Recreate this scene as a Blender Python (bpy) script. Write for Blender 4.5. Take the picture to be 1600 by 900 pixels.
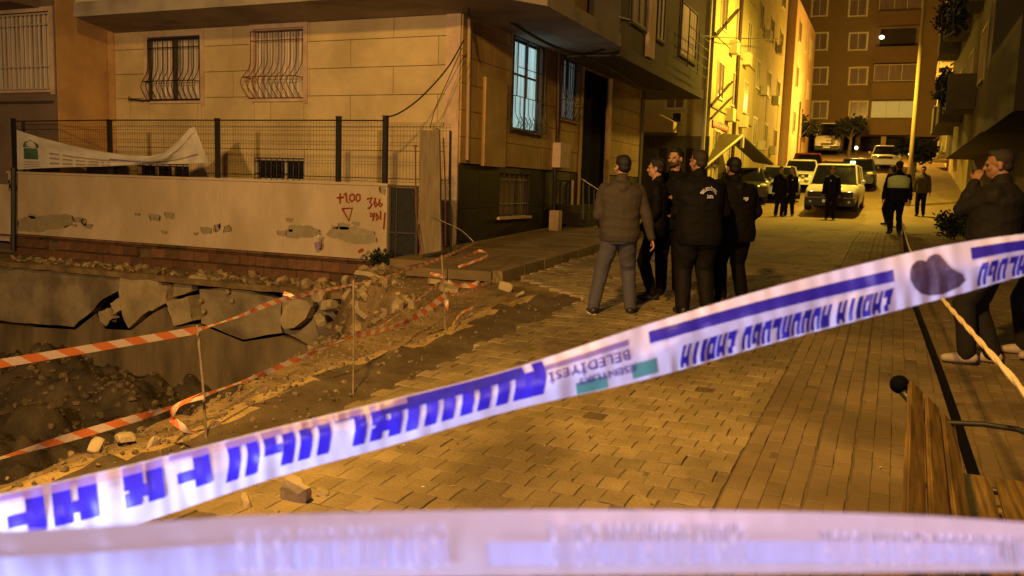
import bpy, bmesh, math, random
from mathutils import Vector, Matrix, noise
R = math.radians
random.seed(7)
S = bpy.context.scene
for o in list(bpy.data.objects): bpy.data.objects.remove(o)
C = S.collection
V = Vector

# ------------------------------------------------------------------ camera
FPX = 1350.0
YAW, PITCH, ROLL = R(23.5), R(6.76), R(1.8)
CAM = V((0, 0, 1.8))
fw = V((-math.sin(YAW)*math.cos(PITCH), math.cos(YAW)*math.cos(PITCH), -math.sin(PITCH)))
r0 = V((math.cos(YAW), math.sin(YAW), 0)); u0 = r0.cross(fw)
rt = r0*math.cos(ROLL) + u0*math.sin(ROLL)
up = u0*math.cos(ROLL) - r0*math.sin(ROLL)
cd = bpy.data.cameras.new('camera'); cam = bpy.data.objects.new('camera', cd); C.objects.link(cam)
M = Matrix((rt, up, -fw)).transposed().to_4x4(); M.translation = CAM
cam.matrix_world = M
cd.sensor_width = 36; cd.lens = FPX/1600*36; cd.clip_end = 400; cd.clip_start = 0.05
cd.dof.use_dof = True; cd.dof.focus_distance = 6.5; cd.dof.aperture_fstop = 5.6
S.camera = cam
S.render.resolution_x, S.render.resolution_y = 1024, 576

# ------------------------------------------------------------------ world and light
w = bpy.data.worlds.new('World'); S.world = w; w.use_nodes = True
bg = w.node_tree.nodes['Background']; bg.inputs[0].default_value = (0.055, 0.04, 0.034, 1); bg.inputs[1].default_value = 0.32
S.view_settings.view_transform = 'Standard'; S.view_settings.look = 'None'
S.view_settings.exposure = 0.08; S.view_settings.gamma = 1.0

def lamp(name, kind, loc, power, color, size=0.2, target=None, spot=None, blend=.5, sy=None):
    l = bpy.data.lights.new(name, kind); l.energy = power; l.color = color
    if kind == 'AREA':
        l.size = size
        if sy: l.shape = 'RECTANGLE'; l.size_y = sy
    else: l.shadow_soft_size = size
    if kind == 'SPOT': l.spot_size = R(spot); l.spot_blend = blend
    o = bpy.data.objects.new(name, l); C.objects.link(o); o.location = loc
    if target is not None:
        o.rotation_euler = (V(target)-V(loc)).to_track_quat('-Z', 'Y').to_euler()
    return o
SOD = (1, .545, .095); YEL = (1, .63, .06)
lamp('street_light_near', 'SPOT', (-1.9, 0.6, 6.6), 4100, SOD, .22, (-3.6, 8.8, 0), 122, .8)
lamp('street_light_front_of_house', 'SPOT', (-6.0, -5.5, 4.3), 5000, (1, .60, .22), .3, (-10.0, 13, 1.2), 80, .9)
lamp('street_light_mid', 'SPOT', (-1.6, 38.0, 9.5), 6200, YEL, .25, (-5.2, 39.0, 3.0), 165, .6)
lamp('street_light_junction', 'POINT', (-2.8, 27.0, 8.6), 370, (1, .58, .10), .2)
lamp('street_light_far', 'POINT', (-2.4, 63.0, 8.0), 3900, (1, .55, .07), .25)
lamp('blue_tape_fill', 'AREA', (-1.0, -.15, 1.0), 30, (.50, .56, 1.0), .35, (-.62, 1.05, 1.35))  # unseen area light added to tint the near tapes blue
lamp('pink_light_beside_camera', 'AREA', (.75, -.5, 2.3), 24, (1, .66, .84), .3, (.3, 1.25, 1.6))

# ------------------------------------------------------------------ projection helpers (pixels of the 1600x900 photograph)
def ray(px, py): return fw + rt*((px-800)/FPX) + up*((450-py)/FPX)
def at(px, py, t): return CAM + ray(px, py)*t
def onY(px, py, Y): d = ray(px, py); return CAM + d*(Y/d.y)
def onX(px, py, X): d = ray(px, py); return CAM + d*(X/d.x)
def G(Y):
    if Y < 20: return .04*Y
    if Y < 35: return .8 + .01*(Y-20)
    return .95 + .105*(min(Y, 95)-35)
def gnd(px, py):
    d = ray(px, py); t = 1.0
    for i in range(4000):
        p = CAM + d*t
        if p.z <= G(p.y): break
        t += .01 if t < 12 else .05
    return V((p.x, p.y, G(p.y)))

# ------------------------------------------------------------------ materials
def nd(nt, t, **k):
    n = nt.nodes.new(t)
    for a, b in k.items(): setattr(n, a, b)
    return n
def mat(name, col, rough=.7, var=.25, scale=6, bump=.0, bscale=40, metal=0, emit=None, estr=1, dirt=None, dscale=1.2, damt=.5,
        rnd=0, spec=.4, alpha=None, trans=0, stretch=None, world=False, sss=0, thresh=(.45, .62)):
    m = bpy.data.materials.new(name); m.use_nodes = True; nt = m.node_tree; b = nt.nodes['Principled BSDF']
    L = nt.links.new
    b.inputs['Roughness'].default_value = rough; b.inputs['Metallic'].default_value = metal
    b.inputs['Specular IOR Level'].default_value = spec
    c = (*col, 1)
    if world: g = nd(nt, 'ShaderNodeNewGeometry'); co = g.outputs['Position']
    else: g = nd(nt, 'ShaderNodeTexCoord'); co = g.outputs['Object']
    mp = nd(nt, 'ShaderNodeMapping'); L(co, mp.inputs[0]); co = mp.outputs[0]
    if stretch: mp.inputs['Scale'].default_value = stretch
    n = nd(nt, 'ShaderNodeTexNoise'); n.inputs['Scale'].default_value = scale; n.inputs['Detail'].default_value = 8; n.inputs['Roughness'].default_value = .65
    L(co, n.inputs['Vector'])
    mr = nd(nt, 'ShaderNodeMapRange'); L(n.outputs[0], mr.inputs[0]); mr.inputs[1].default_value = .3; mr.inputs[2].default_value = .7
    mr.inputs[3].default_value = 1-var; mr.inputs[4].default_value = 1+var
    mx = nd(nt, 'ShaderNodeMix', data_type='RGBA', blend_type='MULTIPLY'); mx.inputs[0].default_value = 1
    mx.inputs[6].default_value = c; L(mr.outputs[0], mx.inputs[7]); out = mx.outputs[2]
    if dirt:
        n2 = nd(nt, 'ShaderNodeTexNoise'); n2.inputs['Scale'].default_value = dscale; n2.inputs['Detail'].default_value = 7; L(co, n2.inputs['Vector'])
        m2 = nd(nt, 'ShaderNodeMapRange'); L(n2.outputs[0], m2.inputs[0]); m2.inputs[1].default_value = thresh[0]; m2.inputs[2].default_value = thresh[1]
        m2.inputs[4].default_value = damt
        x2 = nd(nt, 'ShaderNodeMix', data_type='RGBA'); L(m2.outputs[0], x2.inputs[0]); L(out, x2.inputs[6]); x2.inputs[7].default_value = (*dirt, 1); out = x2.outputs[2]
    if rnd:
        oi = nd(nt, 'ShaderNodeObjectInfo'); gi = nd(nt, 'ShaderNodeNewGeometry')
        ad = nd(nt, 'ShaderNodeMath', operation='ADD'); L(oi.outputs['Random'], ad.inputs[0]); L(gi.outputs['Random Per Island'], ad.inputs[1])
        fr = nd(nt, 'ShaderNodeMath', operation='FRACT'); L(ad.outputs[0], fr.inputs[0])
        m3 = nd(nt, 'ShaderNodeMapRange'); L(fr.outputs[0], m3.inputs[0]); m3.inputs[3].default_value = 1-rnd; m3.inputs[4].default_value = 1+rnd
        x3 = nd(nt, 'ShaderNodeMix', data_type='RGBA', blend_type='MULTIPLY'); x3.inputs[0].default_value = 1; L(out, x3.inputs[6]); L(m3.outputs[0], x3.inputs[7]); out = x3.outputs[2]
    L(out, b.inputs['Base Color'])
    rr = nd(nt, 'ShaderNodeMapRange'); L(n.outputs[0], rr.inputs[0]); rr.inputs[3].default_value = max(.02, rough-.12); rr.inputs[4].default_value = min(1, rough+.12)
    L(rr.outputs[0], b.inputs['Roughness'])
    if bump:
        n4 = nd(nt, 'ShaderNodeTexNoise'); n4.inputs['Scale'].default_value = bscale; n4.inputs['Detail'].default_value = 6; L(co, n4.inputs['Vector'])
        bp = nd(nt, 'ShaderNodeBump'); bp.inputs['Strength'].default_value = bump; bp.inputs['Distance'].default_value = .02
        L(n4.outputs[0], bp.inputs['Height']); L(bp.outputs[0], b.inputs['Normal'])
    if emit: b.inputs['Emission Color'].default_value = (*emit, 1); b.inputs['Emission Strength'].default_value = estr
    if emit and stretch: L(out, b.inputs['Emission Color'])
    if trans:
        tr = nd(nt, 'ShaderNodeBsdfTranslucent'); L(out, tr.inputs[0]); ms = nd(nt, 'ShaderNodeMixShader'); ms.inputs[0].default_value = trans
        L(b.outputs[0], ms.inputs[1]); L(tr.outputs[0], ms.inputs[2]); L(ms.outputs[0], nt.nodes['Material Output'].inputs[0])
    return m
MT = {}
def m_(k, *a, **kw): MT[k] = mat(k, *a, **kw)
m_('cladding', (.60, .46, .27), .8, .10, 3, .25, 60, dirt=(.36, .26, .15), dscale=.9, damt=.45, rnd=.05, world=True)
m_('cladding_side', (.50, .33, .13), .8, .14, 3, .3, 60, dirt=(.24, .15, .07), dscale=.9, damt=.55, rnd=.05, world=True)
m_('neighbour', (.55, .33, .14), .8, .15, 2, .2, 40, dirt=(.3, .17, .08), world=True)
m_('neighbour_dark', (.17, .115, .09), .8, .15, 2, .2, 40, world=True)
m_('trim', (.62, .44, .34), .75, .15, 5, .2, 60, dirt=(.3, .2, .15), world=True)
m_('core', (.2, .14, .09), .9, .2, 3)
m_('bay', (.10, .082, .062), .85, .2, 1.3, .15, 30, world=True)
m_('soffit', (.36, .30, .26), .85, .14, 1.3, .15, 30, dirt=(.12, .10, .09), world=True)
m_('parapet', (.50, .385, .30), .85, .12, 2, .35, 18, dirt=(.36, .27, .18), dscale=1.1, damt=.6, world=True, stretch=(1.1, 1, .5))
m_('patch', (.27, .22, .155), .9, .2, 5, .4, 30, world=True)
m_('plinth', (.016, .012, .009), .5, .3, 5, .05, 30, rnd=.25, spec=.2)
m_('brick', (.13, .06, .033), .9, .3, 7, .6, 40, dirt=(.09, .06, .035), rnd=.3)
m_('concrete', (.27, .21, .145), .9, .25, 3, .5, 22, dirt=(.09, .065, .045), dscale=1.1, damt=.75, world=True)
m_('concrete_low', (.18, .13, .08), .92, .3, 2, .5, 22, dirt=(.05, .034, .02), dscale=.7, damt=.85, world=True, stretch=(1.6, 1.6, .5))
m_('slab', (.38, .29, .18), .9, .25, 4, .5, 30, dirt=(.15, .11, .07))
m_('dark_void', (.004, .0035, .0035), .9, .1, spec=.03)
m_('ridge', (.34, .23, .10), .95, .3, 6, .8, 40, world=True)
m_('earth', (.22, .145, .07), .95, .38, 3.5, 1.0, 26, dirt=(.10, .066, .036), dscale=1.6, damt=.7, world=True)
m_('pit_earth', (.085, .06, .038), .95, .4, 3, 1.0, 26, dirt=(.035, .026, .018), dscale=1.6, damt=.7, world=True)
m_('stone', (.15, .105, .06), .9, .3, 9, .5, 60, rnd=.35)
m_('rubble_pale', (.25, .18, .105), .95, .35, 9, .5, 60, rnd=.5)
m_('paver', (.27, .20, .11), .7, .30, 2.3, .7, 60, dirt=(.115, .082, .045), dscale=.8, damt=.85, rnd=.17, world=True)
m_('paver_side', (.20, .14, .078), .72, .22, 1.1, .45, 90, dirt=(.11, .073, .04), dscale=1.0, damt=.8, rnd=.13, world=True)
m_('sand', (.115, .08, .045), .95, .3, 6, .5, 60, world=True)
m_('shadow_strip', (.08, .054, .032), .85, .3, 5, .6, 70, dirt=(.14, .1, .06), dscale=3, damt=.5, world=True)  # dark colour painted for the shadow band along the paving edge
m_('sidewalk', (.19, .125, .065), .85, .2, 3, .4, 50, dirt=(.11, .085, .05), dscale=1.3, damt=.6, rnd=.12, world=True)
m_('kerb', (.2, .145, .085), .85, .25, 4, .5, 40, rnd=.15, world=True)
m_('road_far', (.22, .155, .085), .75, .25, 2, .4, 20, dirt=(.15, .11, .07), dscale=.7, world=True)
m_('black_metal', (.016, .014, .014), .45, .2, 9, spec=.5)
m_('wire', (.05, .04, .03), .5, .2, 9, metal=.6)
m_('steel', (.35, .33, .3), .35, .2, 9, metal=.8)
m_('rust', (.14, .06, .03), .8, .3, 12)
m_('pipe', (.4, .27, .14), .6, .1)
m_('brown_pipe', (.05, .022, .014), .5, .15)
m_('glass', (.008, .008, .009), .12, .1, 2, spec=.8)
m_('glass_brown', (.17, .12, .10), .25, .3, 1.5, spec=.6, stretch=(6, 6, .3))
m_('curtain', (.55, .45, .40), .85, .85, 2, stretch=(7, 7, .15), world=True)
m_('curtain_lit', (.36, .56, .56), .9, .75, 2, stretch=(9, 9, .15), emit=(.30, .52, .50), estr=.75, world=True)
m_('curtain_dim', (.22, .27, .28), .9, .7, 2, stretch=(9, 9, .15), emit=(.30, .40, .42), estr=.16, world=True)
m_('win_frame', (.5, .42, .38), .5, .1)
m_('win_dark', (.06, .045, .04), .5, .1)
m_('banner', (.66, .60, .58), .7, .08, 3, .1, 20, trans=.2)
m_('green_print', (.05, .11, .075), .7, .1)
m_('grey_print', (.28, .2, .19), .7, .1)
m_('blue_print', (.20, .17, .35), .7, .2, 8)
m_('spray', (.24, .03, .012), .8, .15, 30)
m_('wood_old', (.19, .14, .085), .85, .35, 4, .5, 20, stretch=(5, 5, .5))
m_('wood_bench', (.17, .10, .03), .38, .5, 3, .2, 30, stretch=(14, .7, 14), dirt=(.05, .028, .012), dscale=2.5, damt=.7)
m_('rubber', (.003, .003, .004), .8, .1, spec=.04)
m_('leaf', (.014, .02, .008), .7, .4, 3, rnd=.5)
m_('leaf_far', (.009, .011, .004), .7, .4, 3, rnd=.5)
m_('bark', (.08, .06, .04), .9, .3)
m_('skin', (.36, .19, .115), .5, .08, 12, spec=.35)
m_('skin_dark', (.27, .135, .08), .5, .08, 12, spec=.35)
m_('hair', (.007, .005, .0045), .6, .3, 60, .5, 120)
m_('hair_short', (.02, .013, .009), .7, .3, 60, .4, 140)
m_('beard', (.07, .04, .025), .8, .3, 60)
m_('eye', (.015, .01, .01), .2, .1)
m_('black_cloth', (.0055, .0045, .005), .75, .3, 6, .3, 60, spec=.12)
m_('black_cloth_b', (.008, .0062, .0065), .7, .3, 6, .3, 60, spec=.12)
m_('brown_jacket', (.040, .029, .024), .8, .15, 5, .3, 60)
m_('jacket_right', (.0055, .0033, .003), .8, .2, 5, .3, 60)
m_('jeans', (.056, .05, .073), .85, .2, 5, .3, 80)
m_('dark_jeans', (.012, .009, .009), .85, .2, 5, .3, 80)
m_('shoe_dark', (.02, .017, .017), .5, .1)
m_('sole', (.6, .55, .5), .6, .1)
m_('shoe_pale', (.42, .33, .28), .6, .2, 20)
m_('reflect', (.55, .53, .68), .4, .1)
m_('vest', (.5, .6, .27), .7, .15, 10)
m_('olive_top', (.06, .045, .022), .8, .2, 8)
m_('belt', (.03, .03, .03), .5)
m_('tape_white', (.88, .82, .87), .42, .04, 3, .12, 9, trans=.12)
m_('tape_navy', (.035, .02, .34), .42, .08, 5)
m_('tape_blue', (.055, .028, .62), .42, .08, 5)
m_('tape_mauve', (.26, .17, .42), .45, .08, 5)
m_('tape_violet', (.13, .07, .30), .45, .08, 5)
m_('tape_pale', (.62, .67, .96), .45, .08, 5)
m_('tape_soft', (.90, .86, .90), .4, .03, 3, trans=.3)
m_('tape_blur_print', (.74, .74, .90), .45, .03, 5)
m_('tape_pink', (.82, .76, .82), .45, .06, 5)
def film_mat():
    m = bpy.data.materials.new('tape_film'); m.use_nodes = True; nt = m.node_tree; b = nt.nodes['Principled BSDF']; b.inputs['Base Color'].default_value = (.8, .5, .55, 1); b.inputs['Alpha'].default_value = .42; b.inputs['Roughness'].default_value = .3; return m
MT['tape_film'] = film_mat()
m_('tape_green', (.12, .36, .26), .45, .08, 5)
m_('tape_stain', (.11, .07, .10), .5, .35, 9, .3, 60)
m_('band_white', (.75, .62, .52), .5, .1, 9, trans=.2)
m_('band_orange', (.80, .17, .04), .5, .1, 9, trans=.2)
m_('rope', (.62, .47, .32), .6, .2, 9)
m_('paint_white', (.62, .60, .56), .25, .06, 3, spec=.6)
m_('paint_red', (.30, .03, .02), .3, .1)
m_('paint_silver', (.32, .31, .3), .3, .1, metal=.3)
m_('paint_dark', (.03, .03, .035), .3, .1)
m_('plastic_black', (.015, .015, .016), .55, .1)
m_('tyre', (.015, .014, .013), .8, .1)
m_('lens', (.6, .58, .5), .12, .05, spec=.8)
m_('green_lamp', (.3, .8, .4), .3, .05, emit=(.45, 1, .4), estr=3)
m_('lamp_glow', (1, .8, .5), .3, .02, emit=(1, .8, .45), estr=6)
m_('lamp_white', (1, .9, .7), .3, .02, emit=(1, .88, .62), estr=5)
m_('yellow_wall', (.56, .49, .24), .8, .12, 1.2, .2, 12, dirt=(.36, .29, .12), dscale=.6, damt=.5, world=True)
m_('yellow_wall_b', (.50, .42, .20), .8, .12, 1.2, .2, 12, dirt=(.32, .26, .12), dscale=.6, damt=.5, world=True)
m_('ochre_wall', (.40, .30, .14), .8, .15, 1.2, .2, 12, world=True)
m_('orange_wall', (.62, .42, .26), .8, .12, 1.2, .2, 12, world=True)
m_('far_brick', (.18, .12, .052), .85, .12, 1.2, .2, 12, world=True)
m_('far_red', (.14, .085, .04), .85, .12, 1.2, .2, 12, world=True)
m_('right_wall', (.055, .045, .026), .85, .2, 1.2, .2, 12, dirt=(.08, .06, .035), world=True)
m_('right_dark', (.025, .018, .013), .85, .2, 1.2, world=True)
m_('pale_frame', (.55, .5, .35), .6, .1)
m_('canopy', (.10, .085, .035), .6, .15)
m_('warm_window', (.22, .16, .04), .5, .2, 3, emit=(1, .75, .18), estr=.25)
m_('night', (.01, .01, .012), 1, .0)
def stripe_mat():
    m = bpy.data.materials.new('barrier_tape_stripes'); m.use_nodes = True; nt = m.node_tree; L = nt.links.new; b = nt.nodes['Principled BSDF']
    uv = nd(nt, 'ShaderNodeUVMap'); sx = nd(nt, 'ShaderNodeSeparateXYZ'); L(uv.outputs[0], sx.inputs[0])
    a = nd(nt, 'ShaderNodeMath', operation='MULTIPLY_ADD'); L(sx.outputs[1], a.inputs[0]); a.inputs[1].default_value = .35; L(sx.outputs[0], a.inputs[2])
    f = nd(nt, 'ShaderNodeMath', operation='FRACT'); L(a.outputs[0], f.inputs[0]); g = nd(nt, 'ShaderNodeMath', operation='GREATER_THAN'); L(f.outputs[0], g.inputs[0]); g.inputs[1].default_value = .5
    x = nd(nt, 'ShaderNodeMix', data_type='RGBA'); L(g.outputs[0], x.inputs[0]); x.inputs[6].default_value = (.80, .62, .52, 1); x.inputs[7].default_value = (.78, .22, .07, 1)
    L(x.outputs[2], b.inputs['Base Color']); b.inputs['Roughness'].default_value = .45
    tr = nd(nt, 'ShaderNodeBsdfTranslucent'); L(x.outputs[2], tr.inputs[0]); ms = nd(nt, 'ShaderNodeMixShader'); ms.inputs[0].default_value = .4
    L(b.outputs[0], ms.inputs[1]); L(tr.outputs[0], ms.inputs[2]); L(ms.outputs[0], nt.nodes['Material Output'].inputs[0])
    return m
MT['stripes'] = stripe_mat()

# ------------------------------------------------------------------ object helpers
def tag(o, label=None, cat=None, group=None, kind=None):
    if label: o['label'] = label
    if cat: o['category'] = cat
    if group: o['group'] = group
    if kind: o['kind'] = kind
    return o
def thing(name, loc, label, cat, group=None, rz=0):
    o = bpy.data.objects.new(name, None); C.objects.link(o); o.location = loc; o.rotation_euler = (0, 0, rz); o.empty_display_size = .2
    return tag(o, label, cat, group)
def wloc(o):
    p = V(o.location)
    while o.parent: o = o.parent; p += V(o.location)
    return p
def obj(name, bm, m, parent=None, smooth=False, local=False, kind=None, label=None):
    """link a bmesh as one object. Geometry is in world space unless local=True; it is shifted to sit under its parent."""
    if isinstance(bm, bpy.types.Mesh): me = bm
    else:
        me = bpy.data.meshes.new(name)
        bmesh.ops.recalc_face_normals(bm, faces=bm.faces)
        bm.to_mesh(me); bm.free()
    if isinstance(m, (list, tuple)):
        for k in m: me.materials.append(MT[k])
    elif m: me.materials.append(MT[m])
    if smooth: me.polygons.foreach_set('use_smooth', [True]*len(me.polygons))
    o = bpy.data.objects.new(name, me); C.objects.link(o)
    if parent:
        o.parent = parent
        if not local: me.transform(Matrix.Translation(-wloc(parent)))
    if kind: o['kind'] = kind
    if label: o['label'] = label
    return o
def single(name, bm, m, label, cat, group=None, smooth=False):
    o = obj(name, bm, m, smooth=smooth)
    me = o.data
    if len(me.vertices):
        xs = [v.co.copy() for v in me.vertices]
        c = V(((min(p.x for p in xs)+max(p.x for p in xs))/2, (min(p.y for p in xs)+max(p.y for p in xs))/2, min(p.z for p in xs)))
        me.transform(Matrix.Translation(-c)); o.location = c
    return tag(o, label, cat, group)
def NB(): return bmesh.new()
def copy_tree(o, parent=None, mats=None):
    c = o.copy(); C.objects.link(c)
    if parent: c.parent = parent
    for ch in [x for x in bpy.data.objects if x.parent == o]: copy_tree(ch, c)
    return c

class Fr:   # a wall frame: u along, v up, n outward
    def __init__(s, o, u, n): s.o = V(o); s.u = V(u); s.n = V(n); s.v = V((0, 0, 1))
    def p(s, u, v, n=0): return s.o + s.u*u + s.v*v + s.n*n
def hexa(bm, P):
    v = [bm.verts.new(p) for p in P]
    for f in ((0, 3, 2, 1), (4, 5, 6, 7), (0, 1, 5, 4), (1, 2, 6, 5), (2, 3, 7, 6), (3, 0, 4, 7)): bm.faces.new([v[i] for i in f])
    return v
def wb(bm, f, u0, u1, v0, v1, n0, n1):
    hexa(bm, [f.p(u0, v0, n0), f.p(u1, v0, n0), f.p(u1, v0, n1), f.p(u0, v0, n1), f.p(u0, v1, n0), f.p(u1, v1, n0), f.p(u1, v1, n1), f.p(u0, v1, n1)])
    return bm
def box(bm, x0, x1, y0, y1, z0, z1):
    hexa(bm, [(x0, y0, z0), (x1, y0, z0), (x1, y1, z0), (x0, y1, z0), (x0, y0, z1), (x1, y0, z1), (x1, y1, z1), (x0, y1, z1)]); return bm
def prism(bm, f, poly, n0, n1):
    a = [bm.verts.new(f.p(u, v, n0)) for u, v in poly]; b = [bm.verts.new(f.p(u, v, n1)) for u, v in poly]
    k = len(poly); bm.faces.new(a); bm.faces.new(b[::-1])
    for i in range(k): bm.faces.new((a[i], a[(i+1) % k], b[(i+1) % k], b[i]))
    return bm
def frames(pts):
    T = []
    for i in range(len(pts)):
        a = pts[max(0, i-1)]; b = pts[min(len(pts)-1, i+1)]; d = (b-a)
        T.append(d.normalized() if d.length > 1e-9 else V((0, 0, 1)))
    n = T[0].orthogonal().normalized(); out = []
    for t in T:
        n = (n - t*n.dot(t)); n = n.normalized() if n.length > 1e-6 else t.orthogonal().normalized()
        out.append((n, t.cross(n)))
    return out
def tube(bm, pts, r, seg=6, flat=1.0):
    pts = [V(p) for p in pts]; fr = frames(pts); rings = []
    for i, p in enumerate(pts):
        rr = r[i] if isinstance(r, (list, tuple)) else r
        a, b = fr[i]
        rings.append([bm.verts.new(p + a*(rr*math.cos(2*math.pi*k/seg)) + b*(rr*flat*math.sin(2*math.pi*k/seg))) for k in range(seg)])
    for i in range(len(rings)-1):
        for k in range(seg): bm.faces.new((rings[i][k], rings[i][(k+1) % seg], rings[i+1][(k+1) % seg], rings[i+1][k]))
    bm.faces.new(rings[0][::-1]); bm.faces.new(rings[-1])
    return bm
def ball(bm, c, r, seg=12):
    if not isinstance(r, (tuple, list)): r = (r, r, r)
    bmesh.ops.create_uvsphere(bm, u_segments=seg, v_segments=max(6, seg*2//3), radius=1, matrix=Matrix.Translation(c) @ Matrix.Diagonal((*r, 1)))
    return bm
def cyl(bm, c, axis, r, h, seg=16):
    axis = V(axis).normalized(); tube(bm, [V(c)-axis*h/2, V(c)+axis*h/2], r, seg); return bm
def sag(a, b, s, n=14):
    a, b = V(a), V(b); return [a.lerp(b, i/n) - V((0, 0, s*4*(i/n)*(1-i/n))) for i in range(n+1)]
def rock(bm, c, r, sub=1, sq=(1, 1, .7), rot=None, seed=0):
    t = bmesh.new(); bmesh.ops.create_icosphere(t, subdivisions=sub, radius=1)
    rz = Matrix.Rotation(random.uniform(0, 6.28), 3, V((random.uniform(-1, 1), random.uniform(-1, 1), 1)).normalized())
    mp = {}
    for v in t.verts:
        q = v.co.normalized(); k = 1 + .35*noise.noise(q*1.6+V((seed*3.1, seed*1.7, 0)))
        q = V([max(-.72, min(.72, x*k)) for x in q])
        mp[v] = bm.verts.new(V(c) + rz @ V((q.x*r*sq[0], q.y*r*sq[1], q.z*r*sq[2])))
    for f in t.faces: bm.faces.new([mp[v] for v in f.verts])
    t.free(); return bm

# ------------------------------------------------------------------ ground, road, pit
PX0 = -3.45                                                     # left edge of the paving
def dip(x, y):   # the settled, uneven surface
    return .035*noise.noise(V((x*.55, y*.55, 7))) + .012*noise.noise(V((x*1.6, y*1.6, 2)))
def base_sheet():
    bm = NB()
    xs = [PX0+.35*k for k in range(22)]+[6, 10, 20, 60]; ys = [-4, -1]+[1+.35*k for k in range(72)]+[27, 30, 35, 45, 60, 95, 140]; prev = None
    for y in ys:
        row = [bm.verts.new((x, y, G(y)+(dip(x, y)-.0068 if y < 26 else -.04))) for x in xs]
        if prev:
            for i in range(len(xs)-1): bm.faces.new((prev[i], prev[i+1], row[i+1], row[i]))
        prev = row
    prev = None
    for y in (12.3, 15, 20, 25, 30, 35, 45, 60, 95, 140):
        z = G(y)-.05; cur = (bm.verts.new((-60, y, z)), bm.verts.new((PX0, y, z)))
        if prev: bm.faces.new((prev[0], prev[1], cur[1], cur[0]))
        prev = cur
    return bm
road = tag(obj('road', base_sheet(), 'sand'), 'brown block paved street rising away between the apartment blocks', kind='structure')
bm = NB(); box(bm, -5.0, .30, 24.0, 24.1, 0, 0.0) if False else None
prev = None
for y in (25.4, 30, 35, 45, 60, 95):
    cur = (bm.verts.new((-7.0, y, G(y)-.002)), bm.verts.new((4.5, y, G(y)-.002)))
    if prev: bm.faces.new((prev[0], prev[1], cur[1], cur[0]))
    prev = cur
tag(obj('distant_road', bm, 'road_far'), kind='structure')

LIPY = [(-4, -4.35), (3.0, -4.35), (4.6, -4.4), (6.2, -4.75), (7.3, -4.9), (8.6, -5.15), (9.6, -5.75), (10.4, -6.6), (11.2, -7.35), (13, -7.6)]
def lipx(Y):
    for (a, xa), (b, xb) in zip(LIPY, LIPY[1:]):
        if Y <= b: return xa + (xb-xa)*(Y-a)/(b-a)
    return -7.6
def H(X, Y):
    lx = lipx(Y) + .16*noise.noise(V((Y*1.7, 0, 3))) + .07*noise.noise(V((Y*6, 1, 3)))
    d = lx - X
    n = noise.fractal(V((X*1.3, Y*1.3, 0)), 1.0, 2.1, 5)
    n2 = noise.noise(V((X*6, Y*6, 4)))
    g = G(Y)
    if d < 0:
        ridge = .09*math.exp(-((X+4.02-.08*math.sin(Y*1.9))/.15)**2) if Y < 10.2 else 0
        low = max(0, min(1, (PX0+.1-X)/.35))
        return g - .075 + low*(.035 + .022*n) + ridge*(.7+.4*n2) + (.03*n+.012*n2)*max(0, min(1, (-3.9-X)/.3))
    k = min(1, d/1.55); s = k*k*(3-2*k)
    s = s**.75
    floor = -2.15 + .35*n + .4*math.exp(-((X+13.5)**2)/5 - ((Y-11.3)/1.4)**2) + .55*math.exp(-((X+8.2)**2)/1.2 - ((Y-10.6)/1.1)**2)
    return g*(1-s) + floor*s + (.15*n + .045*n2)*min(1, d/.3) - .02
bm = NB(); st = .105; nx = int(18/st); ny = int(16/st); rows = []
for j in range(ny+1):
    y = -3.5 + j*st; row = []
    for i in range(nx+1):
        x = PX0+.06 - i*st; row.append(bm.verts.new((x, y, H(x, y))))
    rows.append(row)
for j in range(ny):
    for i in range(nx):
        f = bm.faces.new((rows[j][i], rows[j][i+1], rows[j+1][i+1], rows[j+1][i])); 
        c = f.calc_center_median(); f.smooth = True
        dd = lipx(c.y)-c.x; rx_ = -4.06+.08*math.sin(c.y*1.9)
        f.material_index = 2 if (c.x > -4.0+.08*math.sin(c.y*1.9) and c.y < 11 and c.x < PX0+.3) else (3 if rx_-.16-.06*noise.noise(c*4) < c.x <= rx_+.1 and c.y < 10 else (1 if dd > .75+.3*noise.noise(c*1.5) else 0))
tag(obj('excavated_ground', bm, ['earth', 'pit_earth', 'shadow_strip', 'ridge']), kind='structure')

# pavers: an interlocking field left of the gutter, straight courses right of it
def paver_mesh(kind):
    bm = NB()
    if kind == 'interlock':
        a, b, q = .098, .078, .016
        poly = [(-a, -b), (-.04, -b+q), (.04, -b+q) if False else (.04, -b-q+.004), (a, -b), (a-q, 0), (a, b), (.04, b-q+.004), (-.04, b+q-.004), (-a, b), (-a-q+.004, 0)]
        a, b, q = .0690, .0835, .004; poly = [(-a, -b), (-.035, -b+q), (.035, -b-q+.003), (a, -b), (a-q, 0), (a, b), (.035, b-q), (-.035, b+q-.003), (-a, b), (-a-q+.002, 0)]
    else:
        a, b = (.0485 if kind == 'straight' else .034), (.0985 if kind == 'straight' else .0835); poly = [(-a, -b), (a, -b), (a, b), (-a, b)]
    sh = .003
    def ring(s, z): return [bm.verts.new((x*(1-s/abs(a) if 1 else 1), y*(1-s/abs(b)), z)) for x, y in poly]
    top, mid, bot = ring(sh, 0), ring(0, -.003), ring(0, -.045)
    bm.faces.new(top); k = len(poly)
    for i in range(k):
        j = (i+1) % k
        bm.faces.new((mid[i], mid[j], top[j], top[i])); bm.faces.new((bot[i], bot[j], mid[j], mid[i]))
    bmesh.ops.recalc_face_normals(bm, faces=bm.faces)
    me = bpy.data.meshes.new('paver'); bm.to_mesh(me); bm.free()
    me.materials.append(MT['paver_side' if kind == 'straight' else 'paver'])
    return me
pm = {'i': paver_mesh('interlock'), 's': paver_mesh('straight'), 'h': paver_mesh('half')}
spots = []
j = 0; y = 1.9
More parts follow.
